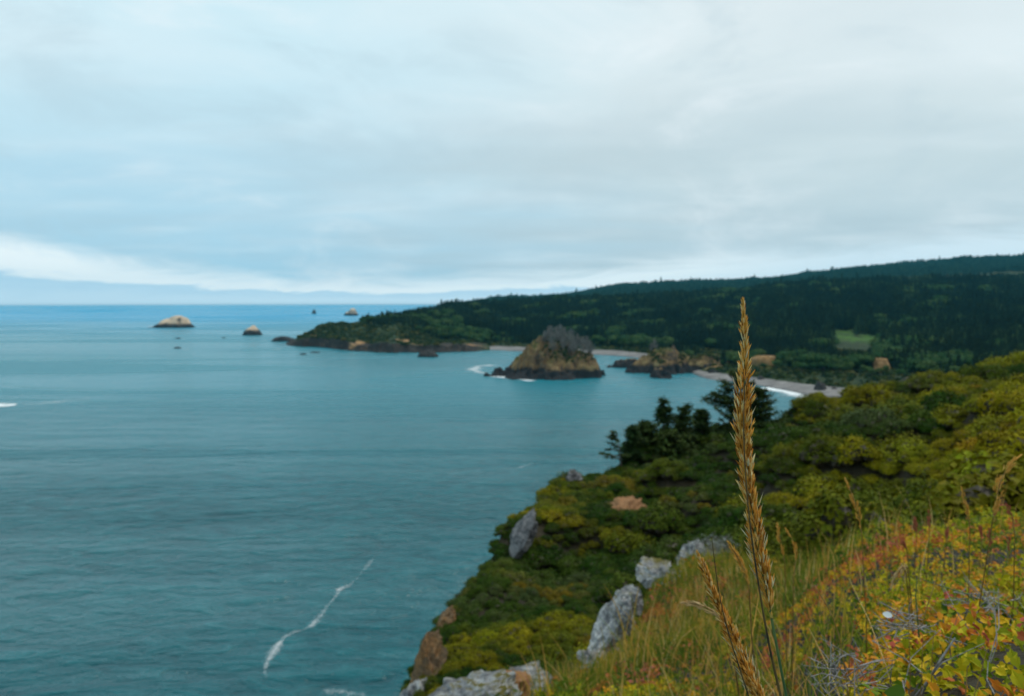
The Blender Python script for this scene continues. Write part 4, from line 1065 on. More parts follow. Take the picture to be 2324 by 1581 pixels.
def rock_mesh(seed, hx, hz, hy):
    V, F = ICO5
    V = V.copy(); g = np.random.default_rng(seed)
    V = V * (1 + 0.32 * fbm(V[:, 0] * 1.2 + seed, V[:, 1] * 1.2, V[:, 2] * 1.2, seed=seed, oct=2))[:, None]
    for _ in range(26):                       # flat fracture planes
        d = rand_dirs(1, g)[0]; c = 0.45 + 0.35 * g.random(); s_ = V @ d
        V = V - np.clip(s_ - c, 0, None)[:, None] * d * 0.93
    r1 = 1 - np.abs(fbm(V[:, 0] * 2.6, V[:, 1] * 2.6, V[:, 2] * 3.4, seed=seed + 3, oct=4)) * 1.5      # ribs and clefts
    V = V * (1 + 0.16 * (r1 - 0.5) + 0.05 * fbm(V[:, 0] * 11, V[:, 1] * 11, V[:, 2] * 11, seed=seed + 5, oct=3))[:, None]
    return mesh_np('rock', V * np.array([hx, hy, hz]) * 1.2, F, False)
rock_fp = []
for lab, xd, yd, d, hx, hz, hy, mt, sd, ln in ROCKS:
    p = at(xd, yd, d); o = link('rock', rock_mesh(sd, hx, hz, hy), M[mt]); o.location = p; o.rotation_euler = (0, ln, 0.3 * math.sin(sd * 3))
    tag(o, lab, 'rock'); rock_fp.append((p.x, p.y, max(hx, hy), hz))
for lab, xd, yd, d, hx, hz, hy, sd in BARES:
    p = at(xd, yd, d); o = link('earth_scar', rock_mesh(sd, hx, hz, hy), M['red_soil']); o.location = (p.x, p.y, p.z); o.rotation_euler = (0.3, -0.35, 0.4)
    tag(o, lab, 'bare earth'); rock_fp.append((p.x, p.y, hx, hz))

def build_scrub():
    g = np.random.default_rng(8)
    n = 110000
    u = u_of(800) + (u_of(2480) - u_of(800)) * g.random(n)
    d = np.sqrt(13.0 ** 2 + (102 ** 2 - 13.0 ** 2) * g.random(n)); ds = near_dsky(u)
    xd = u * FPX / K + 1162
    big = g.random(n) < np.interp(xd, [1100, 1600, 1900], [0.12, 0.3, 0.5])
    r = np.interp(xd, [900, 1300, 1700, 2324], [0.36, 0.46, 0.62, 0.72]) * np.where(big, np.interp(xd, [1100, 1800], [1.6, 2.2]), 1.0) * np.interp(d, [13, 30, 90], [0.75, 1.0, 1.15]) * np.exp(0.28 * g.normal(size=n))
    ok = (d < ds * 1.06 + 1)
    ok &= ~((d < 16.5) & (xd > 1180) & (xd < 1760))        # the grassy knoll keeps its grass
    x, y = u * d, d
    for rx, ry, rr, hz in [q for q in rock_fp if q[1] < 20]: ok &= ~((np.abs(x - rx) < rr * 0.9) & (y < ry + rr * 0.8) & (y > ry - rr - 0.25))
    idx = np.nonzero(ok)[0]
    cell = {}; out = []
    for i in idx:
        rr = r[i]; c = 1.3; key = (int(x[i] // c), int(y[i] // c)); bad = False
        for a in (-1, 0, 1):
            for b in (-1, 0, 1):
                for j in cell.get((key[0] + a, key[1] + b), ()):
                    if (x[i] - x[j]) ** 2 + (y[i] - y[j]) ** 2 < (0.44 * (rr + r[j])) ** 2: bad = True; break
                if bad: break
            if bad: break
        if bad: continue
        cell.setdefault(key, []).append(i); out.append(i)
    out = np.array(out)
    x, y, r, xd = x[out], y[out], r[out], xd[out]; z = near_z(x, y)
    # which of them show largest: seen from the viewpoint, so not in the dip behind the knoll
    row = (CAM_H - z - r * 0.5) / y
    dyv = 680.5 + row * FPX / K
    vis = (xd > 905) & (xd < 2330) & (dyv < 1590) & ~((y < 26) & (xd > 1150) & (xd < 1760) & (dyv > 1330))
    size = np.where(vis, r / y, 0)
    order = np.argsort(-size); first, rest = order[:300], order[300:]
    rz = g.random(len(x)) * 6.28
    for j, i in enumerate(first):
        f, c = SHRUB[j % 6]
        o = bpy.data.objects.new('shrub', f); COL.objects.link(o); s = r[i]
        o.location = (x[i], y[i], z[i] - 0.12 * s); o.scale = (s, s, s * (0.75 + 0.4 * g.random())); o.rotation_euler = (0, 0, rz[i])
        o2 = bpy.data.objects.new('branches', c); COL.objects.link(o2); o2.parent = o
        xq, yq = xd[i], dyv[i]
        if xq < 1180: w_ = 'near the cliff edge left of the grey cliff rock' if yq < 1400 else 'at the bottom left just above the brown cliff rock'
        elif xq < 1480: w_ = 'in the middle of the slope left of the tall grey rock' if yq > 1230 else 'on the upper slope round the reddish earth scar'
        elif xq < 1760: w_ = 'behind the two golden grass heads'
        elif xq < 2050: w_ = 'below the beach and left of the mound crest'
        else: w_ = 'in the dark hollow behind the mound crest at the right' if yq > 1020 else 'on the high shoulder at the right edge'
        tag(o, 'low rounded shrub ' + w_, 'shrub', 'shrubs covering the near slope')
    N_ = len(rest); rot = np.zeros((N_, 3)); rot[:, 2] = rz[rest]
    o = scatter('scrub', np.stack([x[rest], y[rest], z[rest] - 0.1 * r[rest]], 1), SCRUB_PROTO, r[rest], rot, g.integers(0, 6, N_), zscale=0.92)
    tag(o, 'dense green and yellow scrub reaching up the slope to its skyline', 'scrub')
    print('scrub', len(x))
build_scrub()

# ashen bush behind the knoll
def ashen_bush():
    p = at(1625, 1262, 18.0); o = empty('ashen_bush', (p.x, p.y, p.z - 0.5)); g = random.Random(4); br = Poly()
    for i in range(170):
        a = g.uniform(0, 6.28); e = g.uniform(0.2, 1.4); L = g.uniform(0.5, 0.95); v = Vector((math.cos(a) * math.cos(e), math.sin(a) * math.cos(e), math.sin(e)))
        m_ = v * L * 0.5; e_ = v * L + Vector((g.uniform(-.1, .1), g.uniform(-.1, .1), g.uniform(0, .12)))
        br.tube([(0, 0, 0), m_, e_], [0.012, 0.008, 0.004], 3)
        for q in range(4):
            c0 = m_.lerp(e_, g.random()); w = Vector((g.uniform(-1, 1), g.uniform(-1, 1), g.uniform(0, 1))) * 0.16; br.tube([c0, c0 + w], [0.005, 0.003], 3)
    link('branches', br.mesh('branches'), M['twig'], o)
    n = 1100; d = rand_dirs(n); d[:, 2] = np.abs(d[:, 2]); P = d * (0.6 + 0.4 * rng.random((n, 1)))
    f = link('foliage', quad_mesh('foliage', P, d + 0.5 * rand_dirs(n), 0.05 * np.ones(n)), M['ashen'], o)
    tag(o, 'ashen grey green bush with bare twigs behind the grassy knoll', 'bush')
M['ashen'] = m_foliage('ashen_leaves', [(0, (0.16, 0.18, 0.16)), (1, (0.24, 0.26, 0.24))], transl=0.15)
ashen_bush()

# ------------------------------------------------------------------ conifers standing on the skyline of the near slope
def near_conifer(label, xd, top, base, d, spread, seed, lean=0.0, wisp=False):
    g = random.Random(seed); p = at(xd, base, d); h = (tz(top) - tz(base)) * d
    z0 = float(near_z(p.x, p.y)); h = max(1.5, CAM_H + tz(top) * d - z0)
    o = empty('conifer_tree', (p.x, p.y, z0 - 0.1))
    tr = Poly(); path = [Vector((lean * h * s * s, 0.02 * h * math.sin(s * 5 + seed), h * s)) for s in (0, .25, .5, .75, 1)]
    tr.tube(path, [0.022 * h + .03, 0.018 * h + .02, 0.012 * h + .015, 0.007 * h + .01, 0.008], 6)
    P, Nn, S = [], [], []
    nb = 72 if not wisp else 16
    for i in range(nb):
        s = g.uniform(0.06 if not wisp else 0.3, 0.98); a = g.uniform(0, 6.28)
        if wisp and g.random() < 0.7: a = math.pi + g.uniform(-.7, .7)
        f = s * 4; k = min(3, int(f)); b0 = path[k].lerp(path[k + 1], f - k)
        L = spread * ((1 - s) ** 0.7 * 0.95 + 0.14) * g.uniform(0.45, 1.2)
        dr = Vector((math.cos(a), math.sin(a), g.uniform(-0.05, 0.35)))
        b1 = b0 + dr * L * 0.6; b2 = b1 + (dr + Vector((0, 0, -0.05 if wisp else 0.15))) * L * 0.4
        tr.tube([b0, b1, b2], [0.03, 0.02, 0.008], 3)
        for q in range(int(28 + 45 * L) if not wisp else int(16 + 16 * L)):
            w = g.uniform(0.25, 1.05); c = b0.lerp(b1, w / .6) if w < .6 else b1.lerp(b2, (w - .6) / .4)
            j = Vector((g.gauss(0, 1), g.gauss(0, 1), g.gauss(0.25, 0.6))) * (0.16 if not wisp else 0.08)
            P.append(c + j); Nn.append((g.gauss(0, .5), g.gauss(0, .5), 1)); S.append(g.uniform(0.10, 0.2))
    link('trunk', tr.mesh('trunk'), M['bark'], o)
    link('crown', quad_mesh('crown', np.array(P), np.array(Nn), np.array(S), 1.8), M['near_conifer'], o)
    tag(o, label, 'tree')
near_conifer('small windswept conifer with bare wispy limbs, leftmost on the near skyline', 1410, 976, 1030, 61, 1.7, 1, -0.12, True)
near_conifer('low bent conifer with a flat top right of the windswept one', 1430, 968, 1028, 62, 0.9, 2, 0.05)
near_conifer('broad bushy conifer left of the pointed one on the near skyline', 1468, 958, 1022, 64, 1.9, 3)
near_conifer('tall narrow pointed conifer in the middle of the skyline clump', 1506, 902, 1020, 66, 1.35, 4)
near_conifer('round topped conifer right of the tall pointed one', 1549, 918, 1012, 67, 1.7, 5, 0.03)
near_conifer('small ragged spire conifer at the right end of the skyline clump', 1592, 930, 1000, 69, 1.2, 6)
near_conifer('squat dark conifer filling the front of the skyline clump', 1525, 975, 1030, 63, 2.4, 7)
near_conifer('large dark conifer directly behind the tall grass head', 1668, 845, 975, 72, 3.6, 8)
near_conifer('spreading conifer to the right behind the tall grass head', 1722, 880, 965, 72, 2.6, 9)


# ------------------------------------------------------------------ grass and leaves of the near ground
def leaf_verts(kind=0):
    """a compound leaf of three folded, pointed leaflets; about 1 unit across; returns V, F"""
    V, F = [], []
    for a, L in ((0, 0.62), (1.95 + 0.1 * kind, 0.52), (-1.95 - 0.1 * kind, 0.52)):
        c, s = math.cos(a), math.sin(a); w = 0.145 + 0.025 * kind
        pts = [(0.04, 0, 0), (L * 0.38, w, 0.07), (L * 0.68, w * 0.95, 0.06), (L * 0.72, w * 0.45, 0.03), (L, 0, -0.10), (L * 0.72, -w * 0.45, 0.03), (L * 0.68, -w * 0.95, 0.06), (L * 0.38, -w, 0.07), (L * 0.5, 0, -0.01)]
        b = len(V)
        for x, y, z in pts: V.append((x * c - y * s, x * s + y * c, z - 0.12 * x * x))
        for i in range(8): F.append((b + i, b + (i + 1) % 8, b + 8))
    return np.array(V), np.array(F)
def single_leaf():
    pts = [(0, 0, 0), (0.3, 0.2, 0.06), (0.65, 0.22, 0.05), (1.0, 0, -0.1), (0.65, -0.22, 0.05), (0.3, -0.2, 0.06), (0.5, 0, -0.02)]
    return np.array(pts) - np.array([0.45, 0, 0]), np.array([(i, (i + 1) % 6, 6) for i in range(6)])
LEAFS = [leaf_verts(0), leaf_verts(1), single_leaf()]
def rot_to(nrm, spin):
    """rotation matrices taking +Z to nrm with a spin about it; nrm (n,3)"""
    nrm = nrm / np.linalg.norm(nrm, axis=1, keepdims=True)
    ref = np.where(np.abs(nrm[:, :1]) < 0.9, np.array([[1., 0, 0]]), np.array([[0, 1., 0]]))
    a = np.cross(nrm, ref); a /= np.linalg.norm(a, axis=1, keepdims=True); b = np.cross(nrm, a)
    c, s = np.cos(spin)[:, None], np.sin(spin)[:, None]
    return np.stack([a * c + b * s, -a * s + b * c, nrm], 2)
def leaf_mass(name, P, Nn, S, g, mt, parent=None, kinds=(0, 1), tone=None):
    n = len(P); Rm = rot_to(Nn, g.random(n) * 6.28); Vs, Fs, rs = [], [], []; off = 0
    kd = np.asarray(kinds)[g.integers(0, len(kinds), n)]; rn = g.random(n) if tone is None else tone
    for k in set(kinds):
        V0, F0 = LEAFS[k]; ix = np.nonzero(kd == k)[0]
        if not len(ix): continue
        V = np.einsum('nij,vj->nvi', Rm[ix], V0) * S[ix][:, None, None] + P[ix][:, None, :]
        F = F0[None] + (np.arange(len(ix)) * len(V0))[:, None, None] + off
        Vs.append(V.reshape(-1, 3)); Fs.append(F.reshape(-1, 3)); off += len(ix) * len(V0)
        jit = np.clip(rn[ix][:, None] + 0.05 * g.normal(size=(len(ix), len(F0))), 0, 0.999); rs.append(jit.ravel())
    me = mesh_np(name, np.concatenate(Vs), np.concatenate(Fs), False, {'rnd': ('FACE', 'FLOAT', np.concatenate(rs))})
    return link(name, me, mt, parent)
TONES = 10
LEAF_ME = []                    # leaf meshes by tone, from deep green to red
for q in range(TONES):
    for k in (0, 1):
        me = mesh_np('leaf', LEAFS[k][0], LEAFS[k][1], False, {'rnd': ('FACE', 'FLOAT', np.full(len(LEAFS[k][1]), (q + 0.5) / TONES))}); me.materials.append(M['leaf']); LEAF_ME.append(me)

def zone(n, x0, x1, d0, d1, g, pw=2.0):
    u = u_of(x0) + (u_of(x1) - u_of(x0)) * g.random(n)
    d = (d0 ** pw + (d1 ** pw - d0 ** pw) * g.random(n)) ** (1 / pw)
    return u * d, d
def bush(name, label, x0, x1, d0, d1, n_total, size, height, seed, n_parts=300, twigs=40, cat='leafy bush', lump=0.1, group=None, tone0=0.45):
    g = np.random.default_rng(seed)
    x, y = zone(n_total, x0, x1, d0, d1, g)
    lum = fbm(x / lump * 0.5, y / lump * 0.5, seed=seed, oct=3)
    gz_ = near_z(x, y); hh = height * np.clip(0.55 + 0.85 * lum, 0.05, 1.3)
    lay = 1 - g.random(n_total) ** 1.3 * 0.95
    z = gz_ + np.maximum(hh * lay, 0.004)
    e = 0.01
    lum_x = (fbm((x + e) / lump * 0.5, y / lump * 0.5, seed=seed, oct=3) - lum) / e * height * 0.55
    Nn = np.stack([-lum_x * 0.8, np.full(n_total, -0.55), np.ones(n_total)], 1) + 0.85 * rand_dirs(n_total, g)
    S = size * (0.55 + 0.7 * g.random(n_total))
    P = np.stack([x, y, z], 1)
    c = P.mean(0); c[2] = gz_.mean()
    o = empty(name, tuple(c)); tag(o, label, cat, group)
    tone = np.clip(tone0 + 0.52 * fbm(x / lump * 0.45, y / lump * 0.45, seed=seed + 60, oct=2) + 0.11 * g.normal(size=n_total) + 0.45 * (lay - 0.72), 0, 0.999)  # lower leaves get darker, greener tones: shade inside the bush put into colour
    # the leaves that show largest stand as parts
    show = np.argsort(-(S / y) * (0.4 + lay) - 0.0 * lay)
    first, rest = show[:n_parts], show[n_parts:]
    Rm = rot_to(Nn[first], g.random(len(first)) * 6.28)
    for j, i in enumerate(first):
        lo = bpy.data.objects.new('leaf', LEAF_ME[2 * int(tone[i] * TONES) + j % 2]); COL.objects.link(lo); lo.parent = o
        mtx = Matrix([list(Rm[j][r] * S[i]) + [P[i][r] - c[r]] for r in range(3)] + [[0, 0, 0, 1]])
        lo.matrix_local = mtx
    if len(rest): tag(leaf_mass('leaves', P[rest] - c, Nn[rest], S[rest], g, M['leaf'], o, tone=tone[rest]), kind='stuff')
    tw = Poly()
    for i in range(twigs):
        k = g.integers(0, n_total); p0 = np.array([x[k], y[k], gz_[k] - 0.01]) - c
        v = rand_dirs(1, g)[0]; v[2] = abs(v[2]) * 0.6 + 0.1; L = height * (0.4 + 0.6 * g.random())
        tw.tube([p0, p0 + v * L * 0.5 + 0.1 * L * rand_dirs(1, g)[0], p0 + v * L], [0.0009 * size / .035, 0.0007 * size / .035, 0.0003 * size / .035], 4)
    link('twigs', tw.mesh('twigs'), M['twig'], o)
    return o

def blades(P, H, W, lean, g, seg=3):
    """tapered bent grass blades: P (n,3) foot, H height, W width; returns V, F"""
    n = len(P); az = g.random(n) * 6.28; la = lean * (0.3 + g.random(n)) ; fz = g.random(n) * 6.28
    side = np.stack([np.cos(fz), np.sin(fz), np.zeros(n)], 1); dirv = np.stack([np.cos(az), np.sin(az), np.zeros(n)], 1)
    Vs = []
    for s in np.linspace(0, 1, seg + 1):
        c = P + np.array([0, 0, 1.0]) * (H * (s - 0.25 * la * s * s))[:, None] + dirv * (H * la * s * s)[:, None]
        w = (W * (1 - s) ** 0.7 * 0.5 + 0.0002)[:, None]
        Vs += [c - side * w, c + side * w]
    V = np.stack(Vs, 1); m = 2 * (seg + 1)
    F0 = np.array([(2 * i, 2 * i + 1, 2 * i + 3, 2 * i + 2) for i in range(seg)])
    F = (F0[None] + (np.arange(n) * m)[:, None, None]).reshape(-1, 4)
    return V.reshape(-1, 3), F
def build_ground_cover():
    g = np.random.default_rng(17)
    # leaves creeping over the ground, in patches of green, yellow and red
    x, y = zone(36000, 1040, 2420, 1.7, 17, g, 1.25)
    xd = x / y * FPX / K + 1162
    ok = ~((xd > 1780) & (y < 4.8) & (y > 2)) | (g.random(len(x)) < 0.3)
    pn = fbm(x * 1.1, y * 1.1, seed=5, oct=3); ok &= (pn > -0.9) 
    ok &= ~((y > 13) & (xd > 1760))
    x, y, pn, xd = x[ok], y[ok], pn[ok], xd[ok]; z = near_z(x, y)
    n = len(x)
    lum = np.clip(fbm(x * 2.3, y * 2.3, seed=6, oct=3) + 0.4, 0, 1.2)
    z = z + lum * np.interp(y, [2, 6, 15], [0.10, 0.16, 0.30]) * (1 - 0.8 * g.random(n) ** 2)
    S = np.interp(y, [1.7, 5, 15], [0.030, 0.045, 0.085]) * (0.6 + 0.8 * g.random(n))
    Nn = np.stack([np.full(n, -0.1), np.full(n, -0.6), np.ones(n)], 1) + 0.6 * rand_dirs(n, g)
    o = leaf_mass('creeping_leaves', np.stack([x, y, z], 1), Nn, S, g, M['ground_leaf'], None, (1, 2), np.clip(0.42 + 0.5 * fbm(x * 1.7, y * 1.7, seed=14, oct=3) + 0.12 * g.normal(size=n), 0, 0.999))
    tag(o, 'creeping plants with green yellow and red leaves over the near ground', 'ground cover', kind='stuff')
    # grass
    x, y = zone(26000, 1060, 2380, 1.6, 17, g, 1.5)
    xd = x / y * FPX / K + 1162
    dens = np.interp(xd, [1060, 1250, 1500, 1700, 1900, 2100, 2380], [0.45, 0.8, 1.0, 1.0, 0.45, 0.10, 0.06])
    pn = fbm(x * 0.8, y * 0.8, seed=9, oct=3)
    ok = (g.random(len(x)) < dens * (0.6 + 0.7 * pn)) & ~((y > 13.5) & (xd > 1780))
    x, y = x[ok], y[ok]; z = near_z(x, y); n = len(x)
    H = np.interp(y, [1.6, 5, 16], [0.26, 0.34, 0.46]) * (0.5 + 0.8 * g.random(n)); W = np.interp(y, [1.6, 5, 16], [0.0035, 0.006, 0.014])
    V, F = blades(np.stack([x, y, z], 1), H, W * np.ones(n), 0.32, g)
    tone = np.clip(0.5 + 0.45 * fbm(x * 0.7, y * 0.7, seed=12, oct=2) + 0.22 * g.normal(size=n), 0, 0.999)
    o = link('grass', mesh_np('grass', V, F, False, {'rnd': ('FACE', 'FLOAT', np.repeat(tone, 3))}), M['grass'])
    tag(o, 'wild grass in green and straw tones over the knoll', 'grass', kind='stuff')
M['grass'].node_tree  # blades take their tone from the patch they grow in
build_ground_cover()

NEAREST = bush('leafy_bush', 'nearest bush with three lobed yellow green and red leaves filling the lower right corner', 1940, 2420, 0.78, 1.75, 640, 0.034, 0.17, 41, 300, 110, lump=0.13, tone0=0.60)
bush('leafy_bush', 'yellow green bush cresting the mound at the right edge under the pink stems', 2060, 2460, 2.6, 4.9, 2300, 0.033, 0.19, 42, 300, 50, lump=0.35, tone0=0.42)
bush('leafy_bush', 'orange flecked bush on the left shoulder of the mound behind the tall grass head', 1745, 2075, 3.2, 5.6, 2100, 0.033, 0.16, 43, 300, 40, lump=0.3, tone0=0.5)
bush('leafy_bush', 'yellow green bush in the hollow between the mound crest and the nearest bush', 1960, 2440, 1.75, 2.7, 800, 0.031, 0.14, 44, 250, 40, lump=0.2, tone0=0.36)
bush('leafy_bush', 'low red and green leafy plant at the bottom left of the second grass head', 1560, 1700, 2.6, 3.9, 420, 0.05, 0.14, 45, 160, 12, lump=0.2)
bush('leafy_bush', 'orange leafy plant on the bottom edge near the middle of the grass', 1330, 1540, 3.9, 5.6, 700, 0.055, 0.16, 46, 160, 14, lump=0.3)
bush('leafy_bush', 'yellowish leafy plant behind the grey outcrop ledge at the bottom', 1215, 1330, 5.4, 7.6, 500, 0.06, 0.20, 47, 120, 14, lump=0.3)

# ------------------------------------------------------------------ grass heads
def spikelet_mesh(k):
    """a lance-shaped spikelet of two glumes, unit length along +Z"""
    V, F = [], []
    prof = [(0, 0.015), (0.18, 0.058), (0.42, 0.074), (0.72, 0.045), (1.0, 0.003)]
    n = 5
    for z, r in prof:
        for i in range(n):
            a = 2 * math.pi * i / n
            V.append((r * math.cos(a) * (1.15 if k else 0.9) + 0.05 * z * z * (1 if k == 1 else -0.6), r * math.sin(a) * 0.75, z))
    for j in range(len(prof) - 1):
        for i in range(n):
            i2 = (i + 1) % n; F.append((j * n + i, j * n + i2, (j + 1) * n + i2, (j + 1) * n + i))
    # an opening glume tip beside it
    b = len(V); s = 0.12 if k != 2 else -0.12
    V += [(0, 0, 0.15), (s * 0.8, 0.05, 0.5), (s * 0.8, -0.05, 0.5), (s * 1.5, 0, 0.86 + 0.1 * k)]
    F3 = [(b, b + 1, b + 2), (b + 1, b + 3, b + 2)]
    return np.array(V), np.array(F), np.array(F3)
SPK = [spikelet_mesh(k) for k in range(3)]
SPK_ME = []
for V, F, F3 in SPK:
    me = mesh_np('spikelet', V, [F3, F], True); me.materials.append(M['spikelet']); SPK_ME.append(me)

def resample(path, n):
    P = np.array([tuple(p) for p in path]); s = np.concatenate([[0], np.cumsum(np.linalg.norm(np.diff(P, axis=0), axis=1))]); s /= s[-1]
    t = np.linspace(0, 1, n)
    # smooth (Catmull-Rom style through a light filter)
    Q = np.stack([np.interp(t, s, P[:, k]) for k in range(3)], 1)
    return smooth_axis(np.concatenate([2 * Q[:1] - Q[6:0:-1], Q, 2 * Q[-1:] - Q[-2:-8:-1]]), 2.0, 0)[6:-6]
def seed_head(name, label, path, widths, d, n_spk, spk_len, culm, parts=0, head_mat=None, seed=1, stem_r=0.0011, stem_to=None, cat='grass head', group=None, awns=0, tuft=1.0, splay=0.32, rachis=True, branchlets=None):
    """path: photo points from tip to the foot of the head; widths: (position 0..1, full width in photo units)"""
    g = np.random.default_rng(seed)
    pts = resample([at(px_, py_, d) for px_, py_ in path], 90)
    m = mpd(d); base = pts[-1]
    o = empty(name, tuple(base)); tag(o, label, cat, group)
    w_at = lambda s: np.interp(s, [a for a, _ in widths], [b for _, b in widths]) * m * 0.5
    # spikelets sit in tufts on short branchlets pressed against the stem
    nb = branchlets or max(12, int(n_spk / 12)); L = np.linalg.norm(np.diff(pts, axis=0), axis=1).sum()
    sb = np.sort(g.random(nb)) * 0.97 + 0.03; phb = g.random(nb) * 6.28
    idx = g.integers(0, nb, n_spk)
    wl = np.maximum(w_at(sb), 0.0008)
    s0 = sb[idx]; along = g.random(n_spk) * (0.055 + 0.012 / L) * tuft
    s = np.clip(s0 - along, 0.004, 1)
    pos = np.stack([np.interp(s, np.linspace(0, 1, 90), pts[:, k]) for k in range(3)], 1)
    s2 = np.clip(s - 0.03, 0, 1); up = np.stack([np.interp(s2, np.linspace(0, 1, 90), pts[:, k]) for k in range(3)], 1) - np.stack([np.interp(np.clip(s + 0.03, 0, 1), np.linspace(0, 1, 90), pts[:, k]) for k in range(3)], 1)
    up /= np.maximum(np.linalg.norm(up, axis=1, keepdims=True), 1e-9)
    ref = np.array([[0, 1., 0]]); a = np.cross(up, ref); a /= np.linalg.norm(a, axis=1, keepdims=True); b = np.cross(up, a)
    ph = phb[idx] + 0.5 * g.normal(size=n_spk)
    rad = a * np.cos(ph)[:, None] + b * np.sin(ph)[:, None]
    wr = np.minimum(w_at(s), w_at(s0) + 0.001) * (0.12 + 0.88 * np.sqrt(g.random(n_spk))) * (0.55 + 0.6 * g.random(nb)[idx])
    pos = pos + rad * np.maximum(wr - 0.10 * spk_len, 0)[:, None]
    dirv = up + rad * (splay * (0.4 + 1.0 * g.random(n_spk)) * np.interp(s, [0, 0.10], [0.3, 1]))[:, None] + 0.12 * rand_dirs(n_spk, g)
    ln = spk_len * (0.7 + 0.55 * g.random(n_spk)) * np.interp(s, [0, 0.1, 1], [0.75, 1, 1])
    Rm = rot_to(dirv, g.random(n_spk) * 6.28)
    kd = g.integers(0, 3, n_spk)
    order = np.argsort(pos[:, 1] - wr)      # those on the near side first
    first = order[:parts]; rest = order[parts:]
    for i in first:
        me = SPK_ME[kd[i]]
        so = bpy.data.objects.new('spikelet', me); COL.objects.link(so); so.parent = o
        so.matrix_local = Matrix([list(Rm[i][r] * ln[i] * np.array([1.15, 1.15, 1])) + [pos[i][r] - base[r]] for r in range(3)] + [[0, 0, 0, 1]])
    if len(rest):
        pl = Poly()
        for i in rest:
            V0, F0, _ = SPK[kd[i]]
            pl.add((V0 * ln[i] * np.array([1.1, 1.1, 1])) @ Rm[i].T + pos[i] - base, F0, float(g.random() * 0.999))
        so = link('spikelets', pl.mesh('spikelets', True), head_mat or M['spikelet'], o)
        if parts: so['kind'] = 'stuff'
    if awns:
        pl = Poly(); edge = np.argsort(-(np.abs(np.cos(ph)) * wr + 0.2 * wr.max() * g.random(n_spk)))[:awns]
        for i in edge:
            p0 = pos[i] - base; sgn = np.sign(np.cos(ph[i])); v = up[i] * 1.0 + a[i] * sgn * (0.22 + 0.25 * g.random()) + 0.1 * rand_dirs(1, g)[0]; v /= np.linalg.norm(v)
            LL = spk_len * (0.8 + 0.9 * g.random())
            pl.tube([p0, p0 + v * LL * 0.45, p0 + v * LL], [0.00022, 0.00042, 0.00005], 4)
        link('awns', pl.mesh('awns', True), M['awn'], o)
    stem = [tuple(p - base) for p in (pts if rachis else pts[-2:])]
    if rachis:
        st = Poly(); rr = np.interp(np.linspace(0, 1, 90), [0, 1], [stem_r * 0.35, stem_r])
        st.tube(stem[::3], rr[::3], 6); link('rachis', st.mesh('rachis', True), culm, o)
    if stem_to:
        st = Poly(); q = resample([base] + [at(a_, b_, dd_) for a_, b_, dd_ in stem_to], 40)
        st.tube([tuple(p - base) for p in q], stem_r * 1.1, 6); link('stem', st.mesh('stem', True), culm, o)
    return o

main = seed_head('reed_grass', 'tallest golden grass head in sharp focus, standing against the dark forest',
    [(1686, 692), (1689, 738), (1691, 790), (1690, 850), (1688, 900), (1685, 950), (1686, 1000), (1694, 1060), (1701, 1120), (1709, 1180), (1718, 1240), (1730, 1300), (1742, 1350), (1751, 1405)],
    [(0, 1.5), (0.04, 6), (0.09, 10), (0.15, 14), (0.21, 22), (0.27, 33), (0.33, 36), (0.42, 36), (0.52, 40), (0.62, 38), (0.72, 36), (0.82, 38), (0.92, 32), (1, 14)],
    0.505, 1900, 0.0064, M['culm_green'], parts=300, seed=101, stem_r=0.0009, awns=60, splay=0.36, branchlets=110, stem_to=[(1757, 1430, .505), (1768, 1500, .507), (1781, 1560, .51), (1800, 1660, .515), (1850, 2000, .53)])
# the dark culm that runs up the front of the main head
def bare_stem(name, label, path, d, r0, r1, mt, cat='grass stem', dep=None):
    q = resample([at(a, b, d if dep is None else d + dep * i / (len(path) - 1)) for i, (a, b) in enumerate(path)], 60); base = q[-1]
    st = Poly(); st.tube([tuple(p - base) for p in q[::2]], np.linspace(r0, r1, 30), 6)
    o = link(name, st.mesh(name, True), mt); o.location = tuple(base); tag(o, label, cat); return o
bare_stem('grass_stalk', 'dark brown stem running up the front of the tallest grass head', [(1690, 870), (1688, 930), (1687, 990), (1690, 1050), (1695, 1120), (1702, 1190), (1711, 1260), (1722, 1330), (1735, 1410), (1752, 1500), (1770, 1570), (1790, 1660), (1830, 2000)], 0.496, 0.0003, 0.00125, M['culm_dark'])
second = seed_head('reed_grass', 'second golden grass head leaning left in front of the grassy knoll',
    [(1585, 1262), (1597, 1290), (1610, 1325), (1625, 1362), (1640, 1398), (1655, 1432), (1672, 1472), (1690, 1512), (1706, 1548), (1722, 1582), (1740, 1625)],
    [(0, 3), (0.06, 12), (0.15, 16), (0.26, 20), (0.4, 27), (0.55, 32), (0.7, 35), (0.85, 36), (1, 30)],
    0.56, 1400, 0.0056, M['culm_tan'], parts=220, seed=102, stem_r=0.0009, awns=30, branchlets=100, splay=0.36, stem_to=[(1770, 1700, .57), (1850, 2000, .6)])
bare_stem('grass_stalk', 'thin dark stem crossing in front of the leaning grass head', [(1615, 1218), (1620, 1262), (1626, 1310), (1634, 1360), (1645, 1410), (1660, 1460), (1678, 1515), (1697, 1575), (1725, 1660), (1800, 1950)], 0.545, 0.00025, 0.0009, M['culm_dark'])

